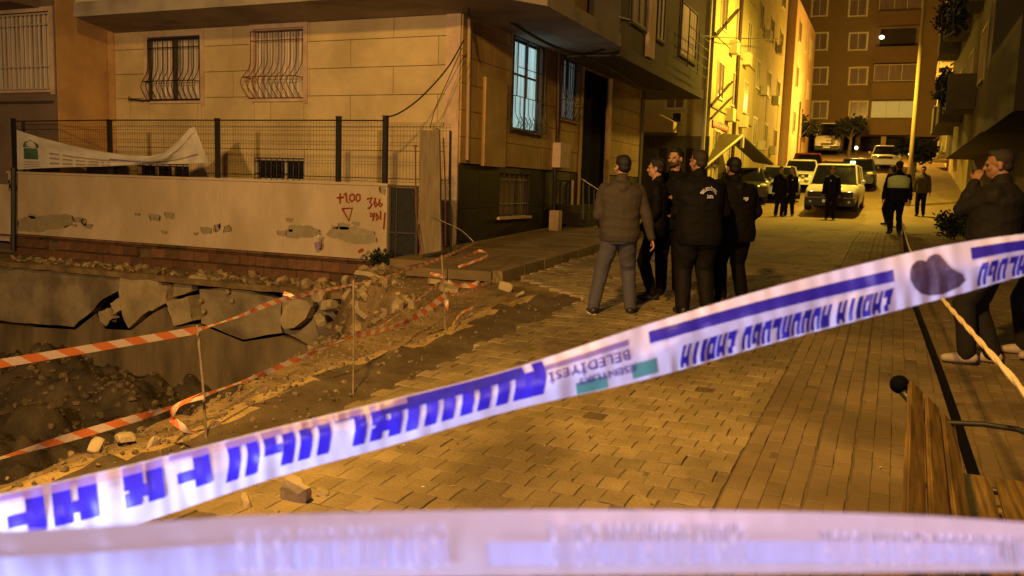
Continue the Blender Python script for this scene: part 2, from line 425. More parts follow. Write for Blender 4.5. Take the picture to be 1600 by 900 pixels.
while y < 25.5:
    off = .1 if j % 2 else 0
    edge = PX0 + .14*noise.noise(V((y*1.4, 3, 0))) + (.0 if y > 3.6 else .1) - (1.5*min(1, max(0, (y-10.4)/1.2)))
    x = -.802 - (.0705 if j % 2 else 0) - .141*31
    if j % 2: spots.append(('h', -.767, y))
    while x < -.80:
        if x > edge and random.random() > .004: spots.append(('i', x, y))
        x += .141
    y += .171; j += 1
j = 0; x = -.672
while x < 3.0:
    y = 2.0 + (.1 if j % 2 else 0)
    gut = -.42 < x < -.30
    while y < 25.5:
        if random.random() > .003 and not (.20 < x - (.435-.0155*(y-5)) + 0.1 < .20): spots.append(('s', x, y))
        y += .2
    x += .1; j += 1
    if j in (4, 6): x += .014
def screen(p):
    d = p-CAM; z = d.dot(fw); return (800+FPX*d.dot(rt)/z, 450-FPX*d.dot(up)/z, z)
def vis(p):
    s = screen(p)
    if s[2] < .3: return False
    # hidden by nothing but the two near tapes
    if not (-10 < s[0] < 1610 and s[1] < 800): return False
    top = 775 - s[0]*.258
    return not (top < s[1] < top+75)
ranked = sorted([s for s in spots if vis(V((s[1], s[2], G(s[2]))))], key=lambda s: screen(V((s[1], s[2], G(s[2]))))[2])
big = set(ranked[:300])
def pmat(s):
    random.seed(hash((round(s[1], 3), round(s[2], 3))) % 99991)
    gx_ = (dip(s[1]+.05, s[2])-dip(s[1]-.05, s[2]))/.1; gy_ = (dip(s[1], s[2]+.05)-dip(s[1], s[2]-.05))/.1+.04
    tilt = Matrix.Rotation(math.atan(gy_)+random.gauss(0, .006), 4, 'X') @ Matrix.Rotation(-math.atan(gx_)+random.gauss(0, .006), 4, 'Y') @ Matrix.Rotation(random.gauss(0, .014), 4, 'Z')
    return Matrix.Translation((s[1]+random.gauss(0, .0015), s[2], G(s[2])+dip(s[1], s[2])+random.gauss(0, .0021))) @ tilt
rest = {'i': ([], []), 's': ([], [])}; rest['h'] = rest['i']
def addmesh(acc, me, mx):
    vs, fs = acc; n = len(vs)
    vs.extend([tuple(mx @ v.co) for v in me.vertices]); fs.extend([tuple(n+i for i in p.vertices) for p in me.polygons])
for s in spots:
    if s in big:
        o = bpy.data.objects.new('paver', pm[s[0]]); C.objects.link(o); o.parent = road; o.matrix_local = pmat(s)
    else: addmesh(rest[s[0]], pm[s[0]], pmat(s))
av, af = [], []
me = bpy.data.meshes.new('distant_pavers'); n0 = len(rest['i'][0])
me.from_pydata(rest['i'][0]+rest['s'][0], [], rest['i'][1]+[tuple(i+n0 for i in f) for f in rest['s'][1]])
me.materials.append(MT['paver']); me.materials.append(MT['paver_side'])
ni = len(rest['i'][1])
me.polygons.foreach_set('material_index', [0 if i < ni else 1 for i in range(len(me.polygons))]); me.update()
o = bpy.data.objects.new('distant_pavers', me); C.objects.link(o); o.parent = road; o['kind'] = 'stuff'
random.seed(11)

# dark strip along the right of the street, low and flat on the paving
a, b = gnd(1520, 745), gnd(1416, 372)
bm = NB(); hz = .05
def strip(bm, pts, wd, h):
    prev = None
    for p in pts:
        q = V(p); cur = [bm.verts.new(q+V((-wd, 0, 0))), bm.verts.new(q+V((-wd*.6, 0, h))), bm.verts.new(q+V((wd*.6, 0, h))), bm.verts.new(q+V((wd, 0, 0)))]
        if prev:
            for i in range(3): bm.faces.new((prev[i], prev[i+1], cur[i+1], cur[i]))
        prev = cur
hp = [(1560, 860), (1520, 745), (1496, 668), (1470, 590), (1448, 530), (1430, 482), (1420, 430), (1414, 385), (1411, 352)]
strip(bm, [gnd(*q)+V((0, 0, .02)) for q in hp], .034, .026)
single('black_strip', bm, 'rubber', 'long flat black strip running up the paving from the bench', 'cable cover')  # black line on the paving built as a flat strip; cover is a guess

# gravel and rubble
bm = NB()
for i in range(1500):
    Y = random.uniform(2.2, 11.2); lx = lipx(Y); X = random.gauss(lx+.1, .45)
    if X > PX0-.1: continue
    rock(bm, (X, Y, H(X, Y)), random.uniform(.010, .034), 1, seed=i)
for i in range(900):
    X = random.uniform(-16, -6.5); Y = random.uniform(9, 11.6); rock(bm, (X, Y, H(X, Y)), random.uniform(.02, .09), 1, seed=i)
for i in range(260):
    X = random.uniform(-15.5, -7.8); Y = random.uniform(11.75, 12.3); rock(bm, (X, Y, .03), random.uniform(.015, .06)*(1.5 if X > -11 else 1), 1, seed=i)
bl = NB()
for i in range(300):
    X = random.uniform(-16, -7.4); Y = random.uniform(11.6, 12.2); rock(bl, (X, Y, .04), random.uniform(.2, 1)**2.5*.11*(1.3 if X > -11 else 1), 1, (1.3, .9, .55), seed=i)
tag(obj('ledge_rubble', bl, 'rubble_pale'), 'pale broken bits of plaster and concrete along the ledge', 'rubble', kind='stuff')
for i in range(160):
    X = random.uniform(-3.4, .4); Y = random.uniform(3, 14); rock(bm, (X, Y, G(Y)+dip(X, Y)+.003), random.uniform(.005, .013), 1, seed=i)
for i in range(230):
    X = -3.9+random.gauss(0, .35); Y = random.uniform(2.4, 11); rock(bm, (X, Y, max(H(X, Y), G(Y)-.03)+.004), random.uniform(.008, .02), 1, seed=i)
tag(obj('rubble', bm, 'stone'), 'loose brown rubble and gravel round the edge of the pit', 'rubble', kind='stuff')
bm = NB()
for i in range(95):
    X = random.uniform(-3.3, 1.2); Y = random.uniform(2.8, 14); p = V((X, Y, G(Y)+dip(X, Y)+.006)); s = random.uniform(.006, .018)
    v = [bm.verts.new(p+V((random.uniform(-s, s), random.uniform(-s, s), random.uniform(0, .006)))) for _ in range(4)]
    bm.faces.new(v)
tag(obj('litter', bm, 'sole'), 'small pale scraps of paper scattered over the paving', 'litter', kind='stuff')
rk = [((462, 783), .13, 'large broken paving piece at the bottom edge of the dirt'), ((385, 792), .07, 'small dark stone left of the broken paving piece'),
      ((505, 775), .06, 'brown stone right of the broken paving piece'), ((195, 688), .085, 'rounded pale stone on the near lip of the pit'),
      ((240, 700), .06, 'small stone beside the rounded pale stone on the near lip'), ((150, 700), .06, 'small brown stone leftmost on the near lip of the pit'),
      ((790, 452), .11, 'reddish stone where the broken sidewalk meets the dark strip'), ((812, 462), .07, 'small reddish stone lying right of the bigger one by the kerb')]
for q, r, lb in rk:
    p = gnd(*q); rr = r
    bm = NB(); rock(bm, (p.x, p.y, p.z+rr*.25), rr, 2, (1.2, .8, .42), seed=q[0]); single('loose_stone', bm, 'slab', lb, 'stone', 'loose stones on the ground')

# ------------------------------------------------------------------ retaining wall of the pit, brick footing, parapet wall, fence
YW = 12.4
FW = Fr((0, YW, 0), (1, 0, 0), (0, -1, 0))
def fw_uv(px, py, Y): p = onY(px, py, Y); return (p.x, p.z)
YP = 11.7
FP = Fr((0, YP, 0), (1, 0, 0), (0, -1, 0))
rw = thing('retaining_wall', (-12, YP+.2, -2.3), 'cracked concrete retaining wall on the far side of the pit', 'wall')
bm = NB(); wb(bm, FP, -21, -7.75, -3.2, -.06, -.5, -.20); obj('backing', bm, 'dark_void', rw)
def wob(poly, a=2.0, n=3):
    out = []
    for i in range(len(poly)):
        p, q = poly[i], poly[(i+1) % len(poly)]
        for k in range(n): t = k/n; out.append((p[0]+(q[0]-p[0])*t+random.uniform(-a, a), p[1]+(q[1]-p[1])*t+random.uniform(-a*.7, a*.7)))
    return out
plates = [('concrete', .02, [(-400, 385), (0, 410), (60, 413), (190, 428), (190, 452), (162, 468), (142, 488), (116, 510), (50, 506), (0, 501), (-400, 470)], 'large upper concrete plate at the left'),
          ('slab', .11, [(195, 430), (253, 433), (256, 444), (268, 446), (267, 471), (244, 485), (238, 484), (208, 511), (199, 492), (193, 455)], None),
          ('slab', .02, [(155, 487), (170, 482), (176, 498), (167, 509), (157, 500)], None),
          ('slab', .02, [(174, 474), (187, 466), (191, 484), (178, 492)], None),
          ('slab', .14, [(269, 472), (303, 461), (306, 482), (309, 500), (280, 507), (273, 488)], None),
          ('concrete', .0, [(272, 442), (300, 440), (300, 456), (270, 465)], None),
          ('slab', .10, [(292, 441), (306, 429), (342, 433), (350, 445), (320, 446)], None),
          ('concrete', .01, [(312, 452), (346, 450), (395, 455), (440, 470), (440, 520), (380, 530), (316, 505)], None),
          ('concrete', .0, [(440, 462), (500, 455), (528, 470), (540, 530), (500, 545), (443, 520)], None),
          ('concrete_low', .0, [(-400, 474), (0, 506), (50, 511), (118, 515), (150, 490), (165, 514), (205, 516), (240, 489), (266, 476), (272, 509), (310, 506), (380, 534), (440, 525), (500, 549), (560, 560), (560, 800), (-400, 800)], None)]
for m, pr, poly, lb in plates:
    uv = [fw_uv(x, y, YP) for x, y in poly]
    random.seed(int(poly[1][0])); uv = [(u, v) for u, v in uv] if m == 'concrete_low' else wob(uv, .018, 3)
    bm = NB(); prism(bm, FP, uv, -.16, pr)
    bmesh.ops.triangulate(bm, faces=[f for f in bm.faces if len(f.verts) > 4])
    o = obj('concrete_plate', bm, m, rw); 
    if lb: o['label'] = lb
for k, (x, y, r) in enumerate([(318, 487, .08), (314, 470, .06), (356, 455, .07), (362, 470, .05), (420, 445, .07)]):
    p = onY(x, y, YP-.08); bm = NB(); rock(bm, p, r, 2, (1, .6, .8), seed=k*5); obj('spalled_chunk', bm, 'slab', rw)
bm = NB(); q = [fw_uv(x, y, YP-.12) for x, y in ((444, 500), (452, 477), (470, 466), (486, 469), (493, 478), (484, 497), (466, 511), (450, 512))]
prism(bm, Fr((0, YP-.12, 0), (1, 0, 0), (0, -1, 0)), q, -.05, .12)
single('broken_slab', bm, 'slab', 'oval broken concrete slab dangling on the pit wall under the orange tape', 'slab')
bm = NB()
for x, y, r, s in [(515, 478, .20, 3), (545, 462, .22, 5), (535, 500, .16, 8), (498, 462, .2, 2)]:
    p = onY(x, y, 11.35); rock(bm, p, r*.8, 2, (1, .7, 1), seed=s)
single('rubble_heap', bm, 'slab', 'heap of broken concrete lumps beside the dark hole at the corner of the pit', 'rubble')
bm = NB(); rock(bm, (-7.15, 11.25, .12), .34, 3, (1.3, .8, .55), seed=4); rock(bm, (-6.75, 11.0, -.1), .25, 2, seed=14)
single('earth_lump', bm, 'earth', 'lump of clotted earth right of the dark hole under the sidewalk', 'earth lump')

for k, (x, y, Yd, r, lb) in enumerate([(600, 452, 11.2, .17, 'angular broken concrete lump right of the dark hole below the gate'), (575, 445, 11.3, .13, 'small pale lump hanging over the dark hole'), (628, 470, 10.9, .12, 'lump low on the collapsed bank under the twisted tape'),
        (500, 500, 11.4, .15, 'pale lump at the foot of the broken wall left of the dark hole'), (655, 448, 10.8, .11, 'small lump on the collapsed bank near the far stake'), (610, 500, 10.0, .14, 'darker lump below the hole beside the middle stake'),
        (540, 440, 11.5, .12, 'flat lump on the broken lip above the rubble heap'), (350, 640, 10.5, .2, 'slab fragment half buried in the pit floor'), (170, 640, 10.8, .22, 'larger fragment on the mound in the pit')]):
    q = onY(x, y, Yd); bm = NB(); rock(bm, q, r, 2, (1.2, .8, .6), seed=k*3+1); single('broken_lump', bm, 'slab', lb, 'rubble', 'broken concrete lumps round the pit')
for k, (x, y) in enumerate(((566, 440), (590, 470), (536, 452))):
    q = onY(x, y, 11.3); bm = NB(); tube(bm, [q, q+V((.05, -.1, -.15)), q+V((.12, -.18, -.42))], .010, 5); single('rebar', bm, 'rust', ('rusty bent bar over the top of the dark hole', 'rusty bent bar lowest beside the dark hole', 'rusty bent bar leftmost of those by the dark hole')[k], 'rebar', 'bent bars at the dark hole')
bm = NB(); q = onY(582, 478, 11.0); rock(bm, q+V((0, .15, .02)), .40, 2, (1, .6, 1), seed=2); single('hollow_shade', bm, 'dark_void', 'black lump painted as the shade of the hollow under the collapsed sidewalk corner', 'shade')  # near-black rock stands in for the shade inside the hollow
bm = NB(); random.seed(21)
for i in range(260):
    Y = random.uniform(8.6, 11.6); lx = lipx(Y); X = lx + random.uniform(-1.3, .25)
    rock(bm, (X, Y, H(X, Y)+.01), random.uniform(.2, 1)**2*.13+.02, 1, (1.2, .9, .7), seed=i)
tag(obj('bank_rubble', bm, 'rubble_pale'), 'clods and broken stone tumbling down the collapsed bank below the sidewalk corner', 'rubble', kind='stuff')
for k, (X, Y, zz, w_x, w_y, rx_, ry_, rz_, lb) in enumerate(((-6.9, 10.75, .36, .55, .42, -.5, .25, .3, 'tilted sidewalk slab broken off and sliding toward the dark hole'), (-6.2, 10.45, .34, .5, .36, -.35, .3, -.4, 'broken sidewalk slab tipped over the bank behind the far stake'),
        (-5.7, 10.6, .42, .42, .3, -.12, .15, .7, 'small flat slab piece lying loose at the torn sidewalk corner'), (-7.25, 11.15, .40, .4, .3, .3, -.3, .2, 'slab piece jammed upright at the foot of the weathered board'), (-5.35, 10.2, .40, .34, .22, .05, .12, -.3, 'thin slab sliver lying near the tangled tape'),
        (-6.6, 10.1, .0, .36, .3, .6, .5, .9, 'slab piece half way down the collapsed bank'))):
    bm = NB(); mx = Matrix.Translation((X, Y, zz)) @ Matrix.Rotation(rz_, 4, 'Z') @ Matrix.Rotation(rx_, 4, 'X') @ Matrix.Rotation(ry_, 4, 'Y')
    ring = [V((math.cos(a_*math.pi*2/7)*w_x*random.uniform(.42, .6), math.sin(a_*math.pi*2/7)*w_y*random.uniform(.42, .62), 0)) for a_ in range(7)]
    lo = [bm.verts.new(mx @ (q-V((0, 0, .035)))) for q in ring]; hi = [bm.verts.new(mx @ (q*.96+V((0, 0, .035)))) for q in ring]; bm.faces.new(lo[::-1]); bm.faces.new(hi)
    for i in range(7): bm.faces.new((lo[i], lo[(i+1) % 7], hi[(i+1) % 7], hi[i]))
    single('broken_paving', bm, 'slab', lb, 'slab', 'broken paving at the sidewalk corner')
# ledge
bm = NB()
prev = None
for i in range(70):
    x = -21 + i*.2; z = .0 + .03*noise.noise(V((x*2, 0, 0))); e = .05*noise.noise(V((x*3, 5, 0)))
    cur = [bm.verts.new((x, YP-.14+e, z-.10)), bm.verts.new((x, YP-.16+e, z+.0)), bm.verts.new((x, YW+.1, z+.06))]
    cur.append(bm.verts.new((x, YP+.1, z-.12)))
    if prev:
        for a_, b_ in ((3, 0), (0, 1), (1, 2)): bm.faces.new((prev[a_], prev[b_], cur[b_], cur[a_]))
    prev = cur
    if x > -7.9: break
tag(obj('ledge', bm, 'earth'), kind='structure')

# parapet wall with brick footing
xl = fw_uv(14, 300, YW)[0]; xr = fw_uv(605, 300, YW)[0]; zt = fw_uv(320, 277.5, YW)[1]; zb = fw_uv(300, 385, YW)[1]
pw = thing('boundary_wall', ((xl+xr)/2, YW+.1, 0), 'low cream plastered boundary wall with red spray paint marks', 'wall')
bm = NB(); wb(bm, FW, xl, xr, zb, zt-.04, -.18, 0); obj('plaster_wall', bm, 'parapet', pw)
bm = NB(); wb(bm, FW, xl-.02, xr+.02, zt-.04, zt, -.21, .03); obj('coping', bm, 'parapet', pw)
bm = NB(); wb(bm, FW, xl, xr+.2, -.05, zb, -.18, -.06); obj('footing_mortar', bm, 'sand', pw)
random.seed(3)
rowz = [.02, .22, .40]
brickm = {}
for r_, z0 in enumerate(rowz):
    z1 = min(zb-.01, z0+.17)
    if z1 - z0 < .05: continue
    x = xl + (.0 if r_ % 2 else .18); 
    while x < xr+.1:
        wd = .36
        if random.random() > .08 or x > -9:
            key = round(z1-z0, 3)
            if key not in brickm:
                t = NB(); box(t, 0, .35, 0, .1, 0, z1-z0); me = bpy.data.meshes.new('brick'); bmesh.ops.recalc_face_normals(t, faces=t.faces); t.to_mesh(me); t.free(); me.materials.append(MT['brick']); brickm[key] = me
            o = bpy.data.objects.new('brick', brickm[key]); C.objects.link(o); o.parent = pw
            o.location = V((x, YW-.035+random.uniform(0, .02)-.0, z0)) - V(pw.location); o.rotation_euler = (0, random.uniform(-.01, .01), random.uniform(-.02, .02))
        x += wd
# grey patches where the plaster has come off: thin sheets proud of the wall
def sheet(name, poly, m, parent, n, Yp=YW):
    uv = [fw_uv(x, y, Yp) for x, y in poly]; bm = NB(); prism(bm, Fr((0, Yp, 0), (1, 0, 0), (0, -1, 0)), uv, n-.002, n+.004)
    bmesh.ops.triangulate(bm, faces=[f for f in bm.faces if len(f.verts) > 4]); return obj(name, bm, m, parent)
for poly in ([(450, 353), (475, 352), (500, 358), (503, 368), (478, 372), (446, 370)], [(520, 356), (552, 354), (585, 362), (588, 378), (560, 382), (540, 378), (508, 368)],
             [(28, 342), (60, 336), (112, 335), (118, 346), (100, 356), (60, 362), (28, 360)], [(128, 343), (136, 342), (136, 352), (130, 352)],
             [(336, 352), (344, 350), (342, 360), (335, 362)], [(350, 354), (360, 352), (364, 362), (352, 364)], [(15, 280), (25, 280), (25, 297), (15, 297)], [(590, 287), (603, 288), (603, 305), (594, 300)]):
    sheet('bare_patch', wob(poly, 2.6, 5), 'patch', pw, .003)
random.seed(17)
for k in range(16):
    x, y = random.uniform(30, 590), random.uniform(334, 366); r_ = random.uniform(2, 6)
    sheet('bare_patch', wob([(x-r_*1.6, y-r_), (x+r_*1.6, y-r_*.7), (x+r_*1.3, y+r_), (x-r_, y+r_*.8)], 1.2, 3), 'patch', pw, .003)
def stroke(bm, pts, wpx=2.6):
    P = [onY(x, y, YW) + V((0, -.008, 0)) for x, y in pts]
    tube(bm, P, wpx*.0055, 5, 1)
graf = [('plus', [[(527, 309), (538, 308)], [(532, 302), (532, 318)]]), ('digit', [[(538, 305), (541, 301), (542.5, 316)], [(545, 316), (546, 317)]]),
        ('digit', [[(551, 303), (547, 306), (547, 312), (550, 315), (554, 312), (554, 305), (551, 303)]]), ('digit', [[(560, 303), (557, 306), (557, 312), (559, 315), (563, 312), (563, 305), (560, 303)]]),
        ('triangle', [[(535, 326), (551, 325), (546, 345), (535, 326)]]),
        ('digit', [[(574, 311), (582, 309), (578, 316), (582, 319), (577, 326), (575, 325)]]), ('digit', [[(587, 309), (585, 318), (587, 323), (590, 320), (588, 316), (585, 318)]]),
        ('digit', [[(594, 311), (592, 320), (595, 323), (598, 319), (594, 317)]]),
        ('letter', [[(585, 336), (579, 333), (579, 338), (585, 337), (586, 332), (583, 345)]]), ('letter', [[(588, 340), (589, 333), (592, 340), (588, 344)]]), ('letter', [[(595, 329), (595, 343)]]), ('line', [[(602, 332), (600, 358)]])]
random.seed(5)
for k, (nm, ls) in enumerate(graf):
    bm = NB()
    for l in ls: stroke(bm, l, 2.9)
    obj('spray_mark', bm, 'spray', pw)

# fence on the wall
fe = thing('wire_fence', ((xl+xr)/2, YW+.09, zt), 'wire mesh fence with black posts on top of the boundary wall', 'fence')
FF = Fr((0, YW+.09, 0), (1, 0, 0), (0, -1, 0))
posts = [(22, 186, 264), (172, 188, 272), (340, 186, 277), (529, 183, 281), (602, 182, 283)]
for x, y0, y1 in posts:
    u = fw_uv(x, (y0+y1)/2, YW+.09)[0]; v1 = fw_uv(x, y0, YW+.09)[1]
    bm = NB(); wb(bm, FF, u-.042, u+.042, zt-.01, v1, -.03, .03); wb(bm, FF, u-.05, u+.05, v1, v1+.015, -.035, .035); obj('post', bm, 'black_metal', fe)
us = [fw_uv(x, 230, YW+.09)[0] for x, _, _ in posts]; us.append(fw_uv(705, 230, YW+.09)[0])
for k in range(len(us)-1):
    a, b = us[k]+.04, us[k+1]-.04; bm = NB(); z0 = zt+.03; z1 = zt+1.04
    if k == 4: z1 = zt+.98
    n = int((b-a)/.06)
    for i in range(n+1):
        u = a+(b-a)*i/n; tube(bm, [FF.p(u, z0, -.01), FF.p(u, z1, -.01)], .0021, 4)
    for z in (0, .05, .28, .33, .6, .65, .84, .89, z1-z0):
        tube(bm, [FF.p(a-.03, z0+z, .0), FF.p(b+.03, z0+z, 0)], .0042 if z in (0, .05, .84, .89) else .003, 4)
    obj('wire_panel', bm, 'wire', fe)
p1 = FF.p(us[0], zt+1.03, .02); bm = NB(); tube(bm, [p1]+[FF.p(u, zt+1.05-.005*i, .03) for i, u in enumerate(us[1:5])], .012, 5); obj('top_cable', bm, 'black_metal', fe)

# banner on the fence
bt = [(26, 203), (60, 214), (110, 227), (160, 237), (205, 243), (235, 244), (258, 238), (280, 218), (297, 200), (304, 198)]
bb_ = [(27, 265), (60, 263), (110, 261), (160, 260), (205, 258), (240, 256), (262, 256), (285, 256), (305, 255), (326, 254)]
def interp(pl, t):
    k = t*(len(pl)-1); i = min(int(k), len(pl)-2); f = k-i
    return (pl[i][0]*(1-f)+pl[i+1][0]*f, pl[i][1]*(1-f)+pl[i+1][1]*f)
def bsurf(s, v, off=0):
    a, b = interp(bt, s), interp(bb_, s); x, y = a[0]*(1-v)+b[0]*v, a[1]*(1-v)+b[1]*v
    Yd = YW+.0 + .05*noise.noise(V((s*9, v*2.2+s*5, 1))) + .02*noise.noise(V((s*25, v*5, 6))) - .05*math.sin(v*5+s*9) - .06*math.sin(s*6.3)*v - off - .05
    return onY(x, y, Yd)
bn = thing('banner', onY(26, 265, YW), 'crumpled white cloth banner sagging between the fence posts', 'banner')
bm = NB(); NS, NV = 70, 14
g_ = [[bm.verts.new(bsurf(i/NS, j_/NV)) for j_ in range(NV+1)] for i in range(NS+1)]
for i in range(NS):
    for j_ in range(NV): bm.faces.new((g_[i][j_], g_[i+1][j_], g_[i+1][j_+1], g_[i][j_+1]))
obj('cloth', bm, 'banner', bn, smooth=True)
def bpatch(name, m, poly, off=.006):
    bm = NB(); v = [bm.verts.new(bsurf(s, q, off)) for s, q in poly]; bm.faces.new(v); obj(name, bm, m, bn)
bpatch('logo', 'green_print', [(.035, .42), (.105, .38), (.11, .72), (.035, .72)])
bpatch('logo_roof', 'green_print', [(.03, .40), (.035, .28), (.07, .16), (.11, .24), (.112, .36)], .007)
bpatch('logo_door', 'banner', [(.062, .5), (.082, .5), (.082, .66), (.062, .66)], .012)
for q in (.79, .86, .93): bpatch('text_line', 'grey_print', [(.035, q), (.115, q-.005), (.115, q+.02), (.035, q+.025)])
for s0, q in ((.15, .45), (.15, .62), (.22, .5), (.15, .8)):
    for k in range(5): bpatch('printed_word', 'grey_print', [(s0+k*.045, q+.02*k), (s0+k*.045+.034, q+.02*k+.015), (s0+k*.045+.034, q+.02*k+.08), (s0+k*.045, q+.02*k+.065)])
def bribbon(name, m, s0, s1, q0, q1, th, n=24):
    bm = NB(); pv = None
    for i in range(n+1):
        s = s0+(s1-s0)*i/n; q = q0+(q1-q0)*i/n; c = (bm.verts.new(bsurf(s, q, .009)), bm.verts.new(bsurf(s, min(.98, q+th), .009)))
        if pv: bm.faces.new((pv[0], c[0], c[1], pv[1]))
        pv = c
    obj(name, bm, m, bn)
bribbon('blue_stripe', 'blue_print', .36, .62, .42, .72, .16)
bribbon('fold_line', 'grey_print', .5, .93, .80, .74, .05)
tube_b = NB(); tube(tube_b, [bsurf(.55+.4*i/12, .55-.42*i/12, .014) for i in range(13)], .008, 5); obj('drawn_fold', tube_b, 'banner', bn)

# dark gate and the plank beside the wall
x0, x1 = fw_uv(607, 340, YW)[0], fw_uv(652, 340, YW)[0]
gt = thing('sheet_metal_gate', ((x0+x1)/2, YW+.05, zb), 'narrow dark sheet metal gate at the right end of the boundary wall', 'gate')
bm = NB(); wb(bm, FW, x0+.03, x1-.03, .1, zt-.06, -.06, -.04); obj('panel', bm, 'black_metal', gt)
bm = NB()
for a_, b_, c_, d_ in ((x0, x0+.035, .1, zt-.02), (x1-.035, x1, .1, zt-.02), (x0+.036, x1-.036, zt-.055, zt-.02), (x0+.036, x1-.036, .95, .975), (x0+.14, x0+.155, .1, zt-.06)): wb(bm, FW, a_, b_, c_, d_, -.035, -.005)
obj('gate_frame', bm, 'win_dark', gt)
Yb = 12.05; FB = Fr((0, Yb, 0), (1, 0, 0), (0, -1, 0))
pl = thing('upright_plank', (onY(672, 400, Yb).x, Yb, .5), 'tall weathered wooden board standing upright between the gate and the dark posts', 'board')
bm = NB(); uv = [fw_uv(x, y, Yb) for x, y in ((656, 398), (690, 392), (688, 330), (687, 260), (686, 203), (681, 199), (676, 204), (656, 203), (655, 300))]
prism(bm, FB, uv, -.04, 0); bmesh.ops.triangulate(bm, faces=[f for f in bm.faces if len(f.verts) > 4]); obj('board', bm, 'wood_old', pl)
bm = NB(); tube(bm, [onY(649, 228, Yb-.05), onY(650, 330, Yb-.05), onY(659, 402, Yb-.1)], .013, 5); obj('lath', bm, 'rust', pl)
bm = NB(); tube(bm, [onY(652, 228, Yb-.05), onY(646, 228, Yb-.05)], .012, 5); obj('lath_end', bm, 'rust', pl)
for k, (pp, r, m, lb) in enumerate([(((704, 204), (703, 300), (705, 392)), .022, 'black_metal', 'dark metal post with a square cap right of the weathered board'), (((693, 215), (696, 300), (696, 385)), .012, 'rust', 'thin rusty rod just right of the weathered board'),
                                   (((698, 290), (709, 330), (707, 385)), .01, 'steel', 'thin grey steel rod standing in front of the dark plinth')]):
    bm = NB(); tube(bm, [onY(x, y, 12.3) for x, y in pp], r, 6); single('metal_post' if k == 0 else 'metal_rod', bm, m, lb, 'post' if k == 0 else 'rod')

# ------------------------------------------------------------------ main house
XS, YF = -7.3, 14.2
FA = Fr((0, YF, 0), (1, 0, 0), (0, -1, 0)); FS = Fr((XS, 0, 0), (0, 1, 0), (1, 0, 0))
def ua(px, py, Y=YF): p = onY(px, py, Y); return p.x, p.z
def us_(px, py, X=XS): p = onX(px, py, X); return p.y, p.z
ZS = ua(560, 30)[1]
XL = ua(180, 150)[0]
house = thing('apartment_house', (-11, 18, .5), 'cream clad corner apartment house behind the boundary wall with overhanging upper floor', 'building')
bm = NB(); box(bm, -30, XS-.17, YF+.17, 26.6, -.5, ZS+4); obj('wall_core', bm, 'core', house)
def subtract(r, h):
    u0_, u1_, v0_, v1_ = r; a, b, c, d = h
    if a >= u1_ or b <= u0_ or c >= v1_ or d <= v0_: return [r]
    out = []
    if a > u0_: out.append((u0_, a, v0_, v1_))
    if b < u1_: out.append((b, u1_, v0_, v1_))
    m0, m1 = max(u0_, a), min(u1_, b)
    if c > v0_: out.append((m0, m1, v0_, c))
    if d < v1_: out.append((m0, m1, d, v1_))
    return out
def clad(parent, f, u0_, u1_, v0_, v1_, holes, rh, cw, m, th=.15, gap=.006, stag=True, name='cladding_panel'):
    j = 0; v = v0_
    while v < v1_-.02:
        vv = min(v+rh, v1_)
        if v1_-vv < .12: vv = v1_
        u = u0_ - (cw/2 if (stag and j % 2) else 0)
        while u < u1_:
            cell = [(max(u, u0_), min(u+cw, u1_), v, vv)]
            for h in holes: cell = [c for r in cell for c in subtract(r, h)]
            for c in cell:
                if c[1]-c[0] < .05 or c[3]-c[2] < .04: continue
                bm = NB(); wb(bm, f, c[0]+gap, c[1]-gap, c[2]+gap, c[3]-gap, -th, random.uniform(-.002, .002)); 
                obj(name, bm, m, parent)
            u += cw
        v = vv; j += 1
def rect(fn, x0_, x1_, y0_, y1_):
    xm, ym = (x0_+x1_)/2, (y0_+y1_)/2
    a, b = fn(x0_, ym)[0], fn(x1_, ym)[0]; c, d = fn(xm, y1_)[1], fn(xm, y0_)[1]
    return (a, b, c, d)
def window(parent, f, r, pane='glass', fr='win_frame', mull=(.5,), trans=None, trim=None, sill=True, deep=.11, curtain=None):
    u0_, u1_, v0_, v1_ = r; wdt = u1_-u0_; t = .045
    bm = NB(); wb(bm, f, u0_, u0_+t, v0_, v1_, -deep, -deep+.05); wb(bm, f, u1_-t, u1_, v0_, v1_, -deep, -deep+.05)
    wb(bm, f, u0_+t, u1_-t, v0_, v0_+t, -deep, -deep+.048); wb(bm, f, u0_+t, u1_-t, v1_-t, v1_, -deep, -deep+.048)
    for q in mull: wb(bm, f, u0_+wdt*q-.022, u0_+wdt*q+.022, v0_+t, v1_-t, -deep, -deep+.046)
    if trans: wb(bm, f, u0_+t, u1_-t, v0_+(v1_-v0_)*trans-.02, v0_+(v1_-v0_)*trans+.02, -deep, -deep+.044)
    wo = obj('window', bm, fr, parent)
    qs = [0]+list(mull)+[1]
    for a, b in zip(qs, qs[1:]):
        bm = NB(); wb(bm, f, u0_+wdt*a+.02, u0_+wdt*b-.02, v0_+.02, v1_-.02, -deep-.0, -deep+.012); obj('pane', bm, pane, wo)
    if trim:
        bm = NB(); wb(bm, f, u0_-.10, u0_, v0_-.09, v1_+.09, -.1, .03); wb(bm, f, u1_, u1_+.10, v0_-.09, v1_+.09, -.1, .03)
        wb(bm, f, u0_+.001, u1_-.001, v1_, v1_+.09, -.1, .027); obj('surround', bm, trim, wo)
    if sill:
        bm = NB(); wb(bm, f, u0_-.08, u1_+.08, v0_-.05, v0_, -.1, .06); obj('sill', bm, trim or 'trim', wo)
    return wo
